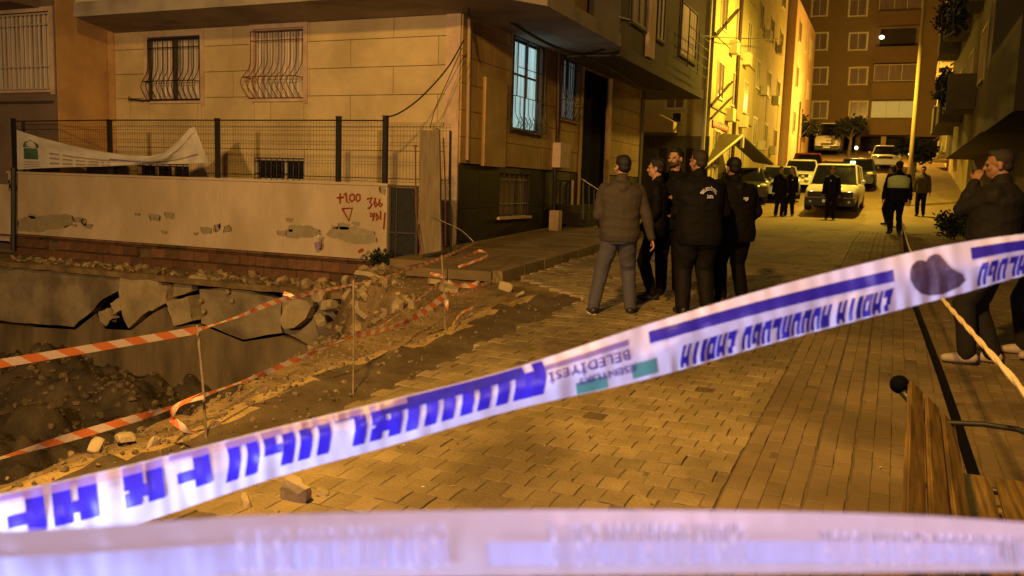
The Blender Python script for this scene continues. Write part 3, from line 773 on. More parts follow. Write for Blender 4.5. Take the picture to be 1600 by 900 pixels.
def grille(wo, f, r, bulge=.22, n=9, m='black_metal', mid=None, belly=True, off=.04, rad=.009, curls=False):
    u0_, u1_, v0_, v1_ = r; bm = NB(); h = v1_-v0_
    def prof(s):   # s 0 bottom .. 1 top
        if not belly: return 0
        return bulge*math.exp(-((s-.22)/.17)**2) + .0
    for i in range(n+1):
        u = u0_+(u1_-u0_)*i/n
        tube(bm, [f.p(u, v0_+h*s/14, off+prof(s/14)) for s in range(15)], rad, 5)
    for s in ([.0, .30, .86, 1.0] if mid is None else mid):
        o_ = off+prof(s); tube(bm, [f.p(u0_, v0_+h*s, -.02), f.p(u0_, v0_+h*s, o_), f.p(u1_, v0_+h*s, o_), f.p(u1_, v0_+h*s, -.02)], rad*1.2, 5)
    if curls:
        for i in range(n):
            for q in (.12, .26):
                uc = u0_+(u1_-u0_)*(i+.5)/n; rr = (u1_-u0_)/n*.42
                tube(bm, [f.p(uc+rr*math.cos(a_)*(1-a_/12), v0_+h*q+rr*math.sin(a_)*(1-a_/12), off+prof(q)) for a_ in [k*.6 for k in range(13)]], rad*.7, 4)
    return obj('grille', bm, m, wo)
W1 = rect(ua, 232, 314, 57, 158); W2 = rect(ua, 397, 475, 44, 155)
W3 = rect(ua, 397, 475, 247, 282); W4 = rect(ua, 214, 295, 256, 282)
holesA = [W1, W2, W3, W4]
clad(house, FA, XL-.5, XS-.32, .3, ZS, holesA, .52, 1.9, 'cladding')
wo = window(house, FA, W1, 'curtain', 'win_frame', (.5,), trim='trim'); grille(wo, FA, (W1[0]+.02, W1[1]-.02, W1[2]+.02, W1[3]-.05), .2, 10)
bm = NB()
for a_, b_, c_, d_ in ((W1[0]-.03, W1[0]+.05, W1[2], W1[3]), (W1[1]-.05, W1[1]+.03, W1[2], W1[3]), ((W1[0]+W1[1])/2-.04, (W1[0]+W1[1])/2+.04, W1[2], W1[3]-.07), (W1[0]+.051, W1[1]-.051, W1[3]-.07, W1[3]), (W1[0]+.051, W1[1]-.051, W1[2], W1[2]+.05)): wb(bm, FA, a_, b_, c_, d_, -.05, .0)
obj('dark_casement', bm, 'win_dark', wo)
bm = NB(); tube(bm, [FA.p(W1[0]-.45, W1[2]+.04, .12), FA.p(W1[0]+.1, W1[2]+.0, .1)], .02, 6); tube(bm, [FA.p(W1[0]-.45, W1[2]+.0, .12), FA.p(W1[0]-.45, W1[2]+.1, .12)], .02, 6); obj('clothes_rail', bm, 'black_metal', house)
wo = window(house, FA, W2, 'curtain', 'win_frame', (.4,), trim='trim'); grille(wo, FA, (W2[0]-.06, W2[1]-.02, W2[2]+.02, W2[3]-.05), .30, 9, 'rust')
wo = window(house, FA, W3, 'glass', 'win_frame', (.6,), sill=False, deep=.1); grille(wo, FA, W3, n=9, belly=False, off=-.02)
wo = window(house, FA, W4, 'glass', 'trim', (.35, .66), sill=False, deep=.1); grille(wo, FA, W4, n=8, belly=False, off=-.02)
# corner trim, light strip
bm = NB(); wb(bm, FA, XS-.32, XS-.03, .3, ZS, -.15, .02); obj('corner_pilaster', bm, 'trim', house)
# moulding lines behind the fence
zc = ua(480, 197)[1]
bm = NB(); wb(bm, FA, XL-.3, XS-.33, zc, zc+.06, .0+.004, .05); obj('string_course', bm, 'cladding', house)
bm = NB(); tube(bm, [onX(733.5, 30, XS+.05), onX(730, 250, XS+.05)], .035, 8); obj('rain_pipe', bm, 'pipe', house)
# street side
ZP = us_(804, 263)[1]
W5 = rect(us_, 801, 845, 66, 205); W6 = rect(us_, 877, 903, 92, 188); W7 = rect(us_, 780, 826, 272, 338); D1 = rect(us_, 907, 951, 112, 320); W8 = rect(us_, 869, 891, 282, 338)
D1 = (D1[0], D1[1], G(21)+.1, D1[3])
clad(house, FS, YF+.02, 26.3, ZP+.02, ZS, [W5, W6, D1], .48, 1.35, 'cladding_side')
clad(house, FS, YF+.02, 26.3, .3, ZP, [W7, W8, D1], 1.05, .85, 'plinth', stag=False, gap=.004, th=.13, name='plinth_panel')
bm = NB(); wb(bm, FS, YF+.9, YF+1.9, ZP, ZS-1.0, .004, .07); obj('side_pilaster', bm, 'cladding_side', house)
wo = window(house, FS, W5, 'curtain_lit', 'win_dark', (.55,), trans=.62, trim='win_dark'); r5 = (W5[0]-.05, W5[1]+.05, W5[2]-.02, W5[2]+(W5[3]-W5[2])*.36)
grille(wo, FS, r5, .08, 7, 'black_metal', mid=[0, 1.0], off=.10, curls=True, rad=.008)
bm = NB()
for q in (.0, .33, .66, 1): tube(bm, [FS.p(W5[0]+(W5[1]-W5[0])*q, r5[3], .1), FS.p(W5[0]+(W5[1]-W5[0])*q, W5[3], .1)], .014, 5)
for q in (.0, .5, 1): tube(bm, [FS.p(W5[0], r5[3]+(W5[3]-r5[3])*q, .1), FS.p(W5[1], r5[3]+(W5[3]-r5[3])*q, .1)], .009, 5)
obj('window_bars', bm, 'black_metal', wo)
wo = window(house, FS, W6, 'curtain_dim', 'win_dark', (.5,), trim='cladding_side'); grille(wo, FS, W6, .12, 7, 'black_metal')
wo = window(house, FS, W7, 'glass_brown', 'win_dark', (.65,), deep=.08); grille(wo, FS, W7, n=6, belly=False, off=-.02, m='wire')
wo = window(house, FS, W8, 'glass', 'win_dark', (.5,), deep=.08)
bm = NB(); wb(bm, FS, D1[0]+.03, D1[1]-.03, D1[2], D1[3]-.02, -.14, -.10); obj('door', bm, 'dark_void', house)
for q0, q1 in ((D1[0]-.08, D1[0]), (D1[1], D1[1]+.1)):
    bm = NB(); wb(bm, FS, q0, q1, D1[2], D1[3], -.1, .05); obj('door_jamb', bm, 'cladding_side', house)
mb = rect(us_, 863, 879, 224, 262); bm = NB(); wb(bm, FS, *mb, .004, .2); obj('meter_box', bm, 'trim', house)
bm = NB(); tube(bm, [onX(873, 82, XS+.09), onX(871, 222, XS+.09)], .05, 8); obj('drain_pipe', bm, 'brown_pipe', house)
bm = NB(); tube(bm, [onX(867, 262, XS+.09), onX(866, 330, XS+.09)], .05, 8); obj('lower_drain_pipe', bm, 'plastic_black', house)
bm = NB(); tube(bm, [onX(895, 282, XS+.06), onX(893, 352, XS+.06)], .03, 8); obj('gas_pipe', bm, 'trim', house)
# overhang (upper floor), with chamfered left corner and stepped street side
def poly_prism(bm, pts, z0, z1):
    a = [bm.verts.new((x, y, z0)) for x, y in pts]; b = [bm.verts.new((x, y, z1)) for x, y in pts]; k = len(pts)
    bm.faces.new(a[::-1]); bm.faces.new(b)
    for i in range(k): bm.faces.new((a[i], a[(i+1) % k], b[(i+1) % k], b[i]))
    return bm
cL = onY(115, 15, 12.55)
arc = [(-5.6-.9+.9*math.cos(a_), 18.2+.9*math.sin(a_)) for a_ in [k*math.pi/12 for k in range(7)]]
pts = [(XL-.6, YF+.5), (XL, YF), (cL.x, 12.55), (-6.9, 12.55), (-6.15, 13.1), (-5.6, 14.0), (-5.6, 18.2)] + arc[1:] + [(-7.2, 19.1), (-7.8, 19.3), (-7.8, YF+.6)]
bm = poly_prism(NB(), pts, ZS, ZS+.28); obj('balcony_slab', bm, 'soffit', house)
pts2 = [(x, y) for x, y in pts]
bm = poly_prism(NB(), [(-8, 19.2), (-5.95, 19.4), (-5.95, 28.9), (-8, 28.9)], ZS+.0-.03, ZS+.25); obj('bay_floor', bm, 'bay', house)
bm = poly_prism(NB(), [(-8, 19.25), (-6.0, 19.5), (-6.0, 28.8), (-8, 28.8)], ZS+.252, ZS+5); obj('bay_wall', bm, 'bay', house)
FBy = Fr((-6.0, 0, 0), (0, 1, 0), (1, 0, 0))
for a_, b_ in ((20.3, 21.5), (22.6, 23.4), (25.3, 27.4)):
    window(house, FBy, (a_, b_, ZS+.9, ZS+2.4), 'curtain', 'win_dark', (.5,), deep=-.02, trim='bay')
bm = NB(); wb(bm, FBy, 21.7, 22.3, ZS+.3, ZS+4.5, .004, .10); obj('pale_pilaster', bm, 'trim', house)
bm = NB()
for k in range(5): tube(bm, [FBy.p(25.0, ZS+.5+k*.28, .35), FBy.p(27.8, ZS+.5+k*.28, .35)], .014, 5)
for u in (25, 26.4, 27.8): tube(bm, [FBy.p(u, ZS+.45, .35), FBy.p(u, ZS+1.7, .35)], .014, 5)
obj('balcony_rail', bm, 'wire', house)
bm = NB(); wb(bm, Fr((0, 12.55, 0), (1, 0, 0), (0, -1, 0)), cL.x+.02, -6.95, ZS+.283, ZS+4, -.3, -.02); obj('upper_front_wall', bm, 'cladding', house)
bm = NB(); wb(bm, FBy, 12.9, 18.9, ZS+.283, ZS+4, -1.2, -.6); obj('upper_side_wall', bm, 'cladding_side', house)
# lower back boundary of house towards the cross street
bm = NB(); wb(bm, FS, 26.35, 26.6, .5, ZS, -.3, .03); obj('end_pilaster', bm, 'right_wall', house)

# steps and railing by the door
st_ = thing('entrance_steps', (-6.9, 20.4, G(20)), 'short flight of dark steps in front of the black doorway', 'steps')
for k in range(3):
    bm = NB(); box(bm, XS+.02, XS+.85-k*.25, 19.3, 21.3, G(20)+.1+k*.16, G(20)+.26+k*.16-.003); obj('step', bm, 'right_dark', st_)
rl = thing('stair_railing', (-6.6, 19.9, G(20)), 'grey metal handrail beside the entrance steps', 'railing')
bm = NB(); tube(bm, [onX(908, 280, -6.5), onX(934, 297, -6.5)], .025, 6); obj('handrail', bm, 'black_metal', rl)
for x, y0_, y1_ in ((911, 285, 342), (920, 290, 343), (928, 296, 344)):
    bm = NB(); tube(bm, [onX(x, y0_, -6.5), onX(x, y1_, -6.5)], .02, 6); obj('baluster', bm, 'steel', rl)

# neighbour at the left
nb = thing('neighbour_building', (-19, 14, 0), 'dark building at the left edge with a barred window', 'building')
YN = 12.9; FN = Fr((0, YN, 0), (1, 0, 0), (0, -1, 0)); XN = onY(88, 100, YN).x
def un(px, py): p = onY(px, py, YN); return p.x, p.z
W9 = rect(un, -60, 79, 22, 142)
bm = NB(); box(bm, XN-8, XN-.012, YN+.16, 20, -1, 9); obj('wall_core', bm, 'core', nb)
for r in subtract((XN-7, XN, -.6, 9), W9):
    bm = NB(); wb(bm, FN, *r, -.158, 0); obj('wall', bm, 'neighbour_dark', nb)
bm = NB(); box(bm, XN-.0, XN+.02, YN+.005, YF+.2, -.6, 9); obj('side_wall', bm, 'neighbour', nb)
bm = NB(); box(bm, XN+.03, XL+.02, YF-.035, YF+.3, -.6, 9); obj('recess_wall', bm, 'neighbour', nb)
wo = window(nb, FN, W9, 'curtain', 'win_frame', (.5, .8), sill=True, trim='trim', deep=.12)
grille(wo, FN, (W9[0], W9[1]-.05, W9[2]+.03, W9[3]-.04), n=20, belly=False, off=-.01, rad=.012, m='win_frame')
z_ = un(40, 14)[1]; bm = NB(); wb(bm, FN, XN-7, un(63, 8)[0], z_, z_+2, .004, .7); obj('balcony_underside', bm, 'neighbour_dark', nb)
z_ = un(40, 162)[1]; bm = NB(); wb(bm, FN, XN-7, XN-.1, z_, z_+.05, .004, .05); obj('ledge_band', bm, 'win_dark', nb)
bm = NB(); wb(bm, Fr((0, YW+.1, 0), (1, 0, 0), (0, -1, 0)), onY(-150, 300, YW).x, onY(12, 300, YW).x, .3, onY(5, 288, YW).z, -.05, .05); single('pale_wall_end', bm, 'parapet', 'pale bit of wall at the left frame edge before the boundary wall', 'wall')
bm = NB(); tube(bm, [onY(21, 262, YW-.1), onY(21, 392, YW-.1)], .05, 6); single('wall_post', bm, 'plastic_black', 'short dark post at the left end of the boundary wall', 'post')
bm = NB(); wb(bm, Fr((0, 13.6, 0), (1, 0, 0), (0, -1, 0)), onY(80, 300, 13.6).x, onY(200, 300, 13.6).x, .8, onY(140, 262, 13.6).z+.25, 0, .05)
single('courtyard_screen', bm, 'plastic_black', 'dark sheet behind the fence under the banner', 'screen')
bm = NB(); f_ = Fr((0, 13.5, 0), (1, 0, 0), (0, -1, 0)); a_ = onY(84, 270, 13.5); b_ = onY(104, 268, 13.5); wb(bm, f_, a_.x, b_.x, a_.z-.0, a_.z+.05, 0, .05)
single('courtyard_lamp', bm, 'lens', 'small pale green bulkhead lamp fitting seen under the banner', 'lamp')

# ------------------------------------------------------------------ left sidewalk and kerb
sw = thing('left_sidewalk', (-6.2, 18, G(18)), 'raised concrete sidewalk along the dark plinth of the corner house', 'sidewalk'); 
del sw['category']; sw['kind'] = 'structure'
random.seed(9); yy = 11.1
while yy < 27:
    for xx in (XS+.03, XS+.74, XS+1.45):
        x1_ = min(xx+.70, -5.18)
        if yy < 11.7 and xx < -7: continue
        j4 = [random.uniform(-.06, .06) for _ in range(4)] if yy < 11.6 else [0]*4
        bm = NB(); y1_ = yy+.69; z0_, z1_ = G(yy)+.12, G(y1_)+.12; dz = random.uniform(-.006, .006)
        hexa(bm, [(xx, yy+j4[0], z0_-.14), (x1_, yy+j4[1], z0_-.14), (x1_, y1_, z1_-.14), (xx, y1_, z1_-.14), (xx, yy+j4[0], z0_+dz), (x1_, yy+j4[1], z0_+dz), (x1_, y1_, z1_+dz), (xx, y1_, z1_+dz)])
        obj('sidewalk_slab', bm, 'sidewalk', sw)
    yy += .7
yy = 11.2
while yy < 34:
    bm = NB(); y1_ = yy+.78; jx = random.uniform(-.012, .012)
    hexa(bm, [(-5.17+jx, yy, G(yy)-.05), (-5.0+jx, yy, G(yy)-.05), (-5.0+jx, y1_, G(y1_)-.05), (-5.17+jx, y1_, G(y1_)-.05), (-5.17+jx, yy, G(yy)+.135), (-5.02+jx, yy, G(yy)+.13), (-5.02+jx, y1_, G(y1_)+.13), (-5.17+jx, y1_, G(y1_)+.135)])
    obj('kerb_stone', bm, 'kerb', sw); yy += .8
p = gnd(861, 368); bm = NB(); box(bm, p.x-.02, p.x+.2, p.y-.1, p.y+.12, p.z+.1, p.z+.56); 
bmesh.ops.bevel(bm, geom=bm.edges[:], offset=.02, segments=2); single('stone_block', bm, 'trim', 'pale upright block against the dark plinth under the drain pipe', 'block')

# small litter on the ledge
p = onY(497, 388, YW-.12); bm = NB(); tube(bm, [p, p+V((0, 0, .1))], [.05, .065], 12); o = single('paper_cup', bm, 'tape_mauve', 'blue and white paper cup on the ledge by the grey plaster patch', 'cup')
bm = NB(); rock(bm, p+V((.03, -.02, .17)), .07, 2, (.6, .5, 1.3), seed=3); single('crumpled_paper', bm, 'sole', 'crumpled white paper stuck in the blue cup', 'paper')
p = onY(564, 392, YW-.25); bm = NB(); rock(bm, p, .05, 2, (1.4, .8, .5), seed=8); single('red_wrapper', bm, 'paint_red', 'red wrapper lying at the wall foot under the spray paint', 'wrapper')
def leaves(bm, c, rad, n, s, seed=0, sq=(1, 1, 1)):
    random.seed(seed)
    for i in range(n):
        d = V((random.gauss(0, 1), random.gauss(0, 1), random.gauss(0, 1))).normalized()*(random.random()**.45)
        k = .75+.5*noise.noise(d*2.2+V((seed, 0, 0)))
        p = V(c)+V((d.x*rad*sq[0], d.y*rad*sq[1], d.z*rad*sq[2]))*k
        a = V((random.uniform(-1, 1), random.uniform(-1, 1), random.uniform(-.6, .9))).normalized(); b = a.orthogonal().normalized(); ss = s*random.uniform(.6, 1.4)
        v = [bm.verts.new(p), bm.verts.new(p+a*ss*.5+b*ss*.28), bm.verts.new(p+a*ss), bm.verts.new(p+a*ss*.5-b*ss*.28)]; bm.faces.new(v)
pl_ = onY(597, 402, 12.1); bm = NB(); leaves(bm, pl_+V((0, 0, -.02)), .26, 330, .07, 4, (1.5, .6, .6)); single('weed_clump', bm, 'leaf', 'low dark green weeds at the foot of the dark gate', 'plant')

# ------------------------------------------------------------------ ribbons: barrier tapes round the pit
def ribbon(bm, pts, wd, twist=None, uvs=None, vseg=1, sag_=None):
    uvl = bm.loops.layers.uv.verify(); L_ = 0; prev = None; pts = [V(p) for p in pts]; fr = frames(pts)
    for i, p in enumerate(pts):
        if i: L_ += (pts[i]-pts[i-1]).length
        t = (pts[min(i+1, len(pts)-1)]-pts[max(i-1, 0)]).normalized(); sidev = V((0, 0, 1)) - t*t.z; sidev.normalize(); other = t.cross(sidev)
        an = twist[i] if twist else 0; d = sidev*math.cos(an)+other*math.sin(an)
        w_ = wd[i] if isinstance(wd, list) else wd
        cur = (bm.verts.new(p-d*w_/2), bm.verts.new(p+d*w_/2), L_)
        if prev:
            f = bm.faces.new((prev[0], cur[0], cur[1], prev[1]))
            for lp, uv in zip(f.loops, ((prev[2], 0), (cur[2], 0), (cur[2], 1), (prev[2], 1))): lp[uvl].uv = (uv[0]/.19, uv[1])
        prev = cur
def smoothpts(ctrl, n=8, sg=0):
    P = [at(*c[:3]) for c in ctrl]; out = []
    for i in range(len(P)-1):
        p0 = P[max(i-1, 0)]; p1_, p2_ = P[i], P[i+1]; p3 = P[min(i+2, len(P)-1)]
        for k in range(n):
            t = k/n; q = .5*((2*p1_)+(-p0+p2_)*t+(2*p0-5*p1_+4*p2_-p3)*t*t+(-p0+3*p1_-3*p2_+p3)*t**3); out.append(q - V((0, 0, sg*4*t*(1-t))))
    out.append(P[-1]); return out
def btape(ctrl, tw, wd, label, n=8):
    pts = smoothpts(ctrl, n); m = len(pts); t = [tw(i/(m-1)) for i in range(m)]; wd *= .8
    ws = [wd*(.55+.45*abs(math.cos(1.3*x))) for x in t]
    bm = NB(); ribbon(bm, pts, ws, t); me = bpy.data.meshes.new('barrier_tape'); bm.to_mesh(me); bm.free(); me.materials.append(MT['stripes'])
    o = bpy.data.objects.new('barrier_tape', me); C.objects.link(o); c = sum((v.co for v in me.vertices), V())/len(me.vertices); me.transform(Matrix.Translation(-c)); o.location = c
    tag(o, label, 'barrier tape', 'orange and white tapes round the pit')
tz = lambda a, b, c: (lambda s: a + b*math.sin(s*c))
btape([(-80, 580, 4.2), (0, 568, 4.5), (150, 543, 4.9), (308, 516, 5.4)], tz(0.02, .1, 3), .062, 'wide orange and white striped tape nearest over the pit at the left')
btape([(308, 516, 5.4), (380, 492, 6.1), (450, 466, 6.8), (600, 433, 9.2), (692, 402, 11.0), (745, 378, 13.0)], tz(0.36, .5, 14), .05, 'thin twisted tape rising over the pit from the near stake to the corner')
btape([(-80, 742, 4.0), (0, 716, 4.4), (100, 686, 4.7), (200, 657, 5.0), (270, 636, 5.3), (318, 616, 5.4)], tz(0.31, .5, 9), .06, 'lower striped tape hanging low over the pit at the bottom left')
btape([(318, 618, 5.4), (400, 588, 6.0), (480, 555, 6.5), (552, 524, 6.9)], tz(0.40, .4, 9), .055, 'lower tape between the near stake and the middle stake')
btape([(552, 524, 6.9), (600, 515, 7.5), (650, 494, 8.1), (697, 462, 8.7)], tz(0.17, .5, 5), .085, 'slack orange tape lying from the middle stake to the far stake')
btape([(697, 462, 8.7), (730, 457, 9.4), (760, 442, 10.4), (778, 436, 11)], tz(0.36, .5, 8), .05, 'short tape from the far stake to the kerb corner')
btape([(595, 510, 7.5), (640, 478, 8.2), (675, 450, 9.0), (695, 435, 9.6), (672, 427, 10)], tz(0.45, .4, 7), .05, 'loose tape crossing diagonally above the slack tape')
btape([(700, 440, 9.8), (718, 445, 9.8), (738, 446, 9.9), (750, 440, 10)], tz(0.22, .6, 7), .075, 'loose orange tape loop hanging right of the far stake')
btape([(697, 468, 8.7), (699, 490, 8.7), (700, 514, 8.6)], tz(0.09, .2, 3), .06, 'end of tape hanging straight down the far stake')
btape([(703, 412, 11.2), (725, 403, 11.5), (748, 392, 12), (762, 397, 11.6), (750, 405, 11.2), (716, 417, 11)], tz(0.36, .6, 12), .045, 'tangled tape loop on the broken sidewalk corner')
btape([(318, 618, 5.4), (280, 632, 5.3), (268, 650, 5.2), (275, 660, 5.2), (292, 672, 5.2), (310, 676, 5.15)], tz(0.22, .7, 8), .055, 'tail of tape curling on the dirt left of the near stake')
btape([(720, 472, 9.3), (735, 470, 9.5), (748, 462, 9.7), (742, 478, 9.3), (720, 490, 9), (706, 510, 8.6)], tz(0.45, .4, 9), .035, 'crumpled tape scrap lying on the dirt right of the far stake')
btape([(455, 466, 6.8), (455, 462, 6.8), (443, 458, 6.8)], tz(0.13, .3, 3), .04, 'knotted tape end sticking up from the twisted tape')
for top, bot, lb, r in (((308, 508), (324, 684), 'near thin wooden stake holding the tapes at the pit edge', .008), ((552, 438), (552, 606), 'middle thin stake at the pit edge', .007), ((690, 398), (697, 520), 'far thin stake near the broken sidewalk', .008)):
    b_ = gnd(*bot); d_ = (b_-CAM).dot(fw); t_ = at(*top, d_); b2 = V((b_.x, b_.y, b_.z-.15)); bm = NB(); tube(bm, [b2, b_.lerp(t_, .5)+V((.004, 0, 0)), t_], r, 6); single('wooden_stake', bm, 'wood_old', lb, 'stake', 'stakes along the pit edge')
bm = NB(); tube(bm, smoothpts([(740, 378, 13.2), (720, 360, 13.1), (688, 345, 12.5), (672, 340, 12.4)], 5), .008, 5); single('steel_cord', bm, 'steel', 'thin pale cord from the weathered board down to the tape end', 'cord')
# rope to the far officer
pts = smoothpts([(1700, 745, 2.35), (1600, 612, 3.1), (1530, 532, 4.0), (1472, 466, 5.6), (1448, 432, 7.6), (1420, 385, 11), (1410, 348, 17)], 10)
bm = NB()
pts = smoothpts([(1700, 745, 2.35), (1600, 612, 3.1), (1530, 532, 4.0), (1472, 466, 5.6), (1448, 432, 7.6), (1420, 385, 11), (1410, 348, 17)], 26); fr_ = frames(pts)
for ph in (0, math.pi):
    dst = 0; hx = []
    for i, p in enumerate(pts):
        if i: dst += (pts[i]-pts[i-1]).length
        a_ = ph + dst*9; hx.append(p + fr_[i][0]*math.cos(a_)*.0045 + fr_[i][1]*math.sin(a_)*.0045)
    tube(bm, hx, .0088, 6, .6)
single('twisted_tape_rope', bm, 'rope', 'tan twisted tape stretched like a rope from the right foreground to the far officers', 'rope')

# ------------------------------------------------------------------ foreground tapes with print
def text_geo(s, off=.0, sp=1.0):
    cu = bpy.data.curves.new('t', 'FONT'); cu.body = s; cu.size = 1; cu.offset = off; cu.space_character = sp; cu.resolution_u = 3
    o = bpy.data.objects.new('t', cu); C.objects.link(o); dg = bpy.context.evaluated_depsgraph_get(); me = bpy.data.meshes.new_from_object(o.evaluated_get(dg))
    bpy.data.objects.remove(o)
    bm = bmesh.new(); bm.from_mesh(me); bpy.data.meshes.remove(me)
    xs = [v.co.x for v in bm.verts]; ys = [v.co.y for v in bm.verts]; x0_, x1_ = min(xs), max(xs); y0_, y1_ = min(ys), max(ys)
    for v in bm.verts: v.co = V(((v.co.x-x0_)/(x1_-x0_), (v.co.y-y0_)/(y1_-y0_), 0))
    return bm
class Tape:
    def __init__(s, name, top, bot, dep, label, crumple=.0, bulge=.012):
        s.top, s.bot, s.dep, s.cr, s.bu = top, bot, dep, crumple, bulge
        s.root = thing(name, at(*[(a+b)/2 for a, b in zip(top[len(top)//2], bot[len(bot)//2])], dep(800)), label, 'barrier tape')
    def yy(s, pl, x):
        for i in range(len(pl)-1):
            if x <= pl[i+1][0] or i == len(pl)-2:
                p0, p1, p2, p3 = pl[max(i-1, 0)], pl[i], pl[i+1], pl[min(i+2, len(pl)-1)]
                t = (x-p1[0])/(p2[0]-p1[0]); m1 = (p2[1]-p0[1])/(p2[0]-p0[0])*(p2[0]-p1[0]); m2 = (p3[1]-p1[1])/(p3[0]-p1[0])*(p2[0]-p1[0])
                return (2*t**3-3*t*t+1)*p1[1]+(t**3-2*t*t+t)*m1+(-2*t**3+3*t*t)*p2[1]+(t**3-t*t)*m2
    def P(s, x, v, off=0):
        y = s.yy(s.top, x)*(1-v)+s.yy(s.bot, x)*v
        c = s.cr*noise.noise(V((x*.012, v*1.5, 0)))*1 + s.cr*.5*noise.noise(V((x*.05, v*1.0, 2)))
        if s.cr == .010 and x > 1040: c += .0045*math.sin(x*.24+3*v)*max(0, v-.5)*2
        return at(x + (v-.5)*10, y, s.dep(x) - s.bu*math.sin(math.pi*v) - c - off)
    def body(s, x0, x1, m='tape_white', n=420, nv=12):
        bm = NB(); g = [[bm.verts.new(s.P(x0+(x1-x0)*i/n, j/nv)) for j in range(nv+1)] for i in range(n+1)]
        for i in range(n):
            for j in range(nv): bm.faces.new((g[i][j], g[i+1][j], g[i+1][j+1], g[i][j+1]))
        obj('film', bm, m, s.root, smooth=True)
    def bar(s, x0, x1, v0, v1, m, name='printed_bar', off=.0015, v0b=None, v1b=None):
        n = max(3, int((x1-x0)/8)); bm = NB(); g = []
        for i in range(n+1):
            t = i/n; a = v0*(1-t)+(v0 if v0b is None else v0b)*t; b = v1*(1-t)+(v1 if v1b is None else v1b)*t
            g.append([bm.verts.new(s.P(x0+(x1-x0)*t, a+(b-a)*j/3, off)) for j in range(4)])
        for i in range(n):
            for j in range(3): bm.faces.new((g[i][j], g[i+1][j], g[i+1][j+1], g[i][j+1]))
        obj(name, bm, m, s.root, smooth=True)
    def poly(s, pts, m, name, off=.0015):
        bm = NB(); vs = [bm.verts.new((x, v, 0)) for x, v in pts]; bm.faces.new(vs); bmesh.ops.triangulate(bm, faces=bm.faces[:])
        xs = [p[0] for p in pts]
        for k in range(1, 12):
            X = min(xs)+(max(xs)-min(xs))*k/12; bmesh.ops.bisect_plane(bm, geom=bm.verts[:]+bm.edges[:]+bm.faces[:], plane_co=(X, 0, 0), plane_no=(1, 0, 0))
        for k in range(1, 8): bmesh.ops.bisect_plane(bm, geom=bm.verts[:]+bm.edges[:]+bm.faces[:], plane_co=(0, k/8, 0), plane_no=(0, 1, 0))
        for v in bm.verts: v.co = s.P(v.co.x, v.co.y, off)
        obj(name, bm, m, s.root)
    def text(s, st, x0, x1, v0, v1, m, off=.002, clip=None, bold=.02, warp=0, name='lettering', dens=10, sp=1.0):
        bm = text_geo(st, bold, sp)
        n = max(4, int((x1-x0)/dens))
        for k in range(1, n): bmesh.ops.bisect_plane(bm, geom=bm.verts[:]+bm.edges[:]+bm.faces[:], plane_co=(k/n, 0, 0), plane_no=(1, 0, 0))
        for k in range(1, 4): bmesh.ops.bisect_plane(bm, geom=bm.verts[:]+bm.edges[:]+bm.faces[:], plane_co=(0, k/4, 0), plane_no=(0, 1, 0))
        # upside down: reading direction runs right to left, letter tops point down
        if clip:
            lo, hi = clip      # in v of the tape
            bmesh.ops.bisect_plane(bm, geom=bm.verts[:]+bm.edges[:]+bm.faces[:], plane_co=(0, (lo-v0)/(v1-v0), 0), plane_no=(0, 1, 0), clear_inner=True)
            bmesh.ops.bisect_plane(bm, geom=bm.verts[:]+bm.edges[:]+bm.faces[:], plane_co=(0, (hi-v0)/(v1-v0), 0), plane_no=(0, 1, 0), clear_outer=True)
        for v in bm.verts:
            x = x1-(x1-x0)*v.co.x; q = v0+(v1-v0)*v.co.y
            v.co = s.P(x + warp*math.sin(q*9), q, off)
        obj(name, bm, m, s.root)
GL = {'I': [(.36, .64, 0, 1)], 'L': [(0, .3, 0, 1), (.3, 1, 0, .24)], 'U': [(0, .3, .12, 1), (.7, 1, .12, 1), (.08, .92, 0, .22)], 'M': [(0, .26, 0, 1), (.74, 1, 0, 1), (.38, .62, .25, 1), (.26, .38, .75, 1), (.62, .74, .75, 1)],
      'D': [(0, .3, 0, 1), (.3, .9, 0, .2), (.3, .9, .8, 1), (.7, 1, .12, .88)], 'R': [(0, .3, 0, 1), (.3, .9, .8, 1), (.3, .88, .42, .6), (.7, 1, .5, .9), (.62, .95, 0, .46)], 'G': [(0, .3, .1, .9), (.1, .95, 0, .2), (.1, .95, .8, 1), (.7, 1, .06, .5), (.5, .7, .36, .5)],
      'Z': [(0, 1, 0, .2), (0, 1, .8, 1), (.05, .45, .2, .42), (.3, .7, .4, .6), (.55, .95, .58, .8)], 'A': [(0, .28, 0, .8), (.72, 1, 0, .8), (.14, .86, .78, 1), (.28, .72, .3, .48)], 'B': [(0, .3, 0, 1), (.3, .9, 0, .18), (.3, .88, .42, .58), (.3, .88, .82, 1), (.7, 1, .1, .9)],
      'T': [(.34, .66, 0, .8), (0, 1, .8, 1)], 'E': [(0, .3, 0, 1), (.3, 1, 0, .2), (.3, .85, .42, .58), (.3, 1, .8, 1)], ' ': []}
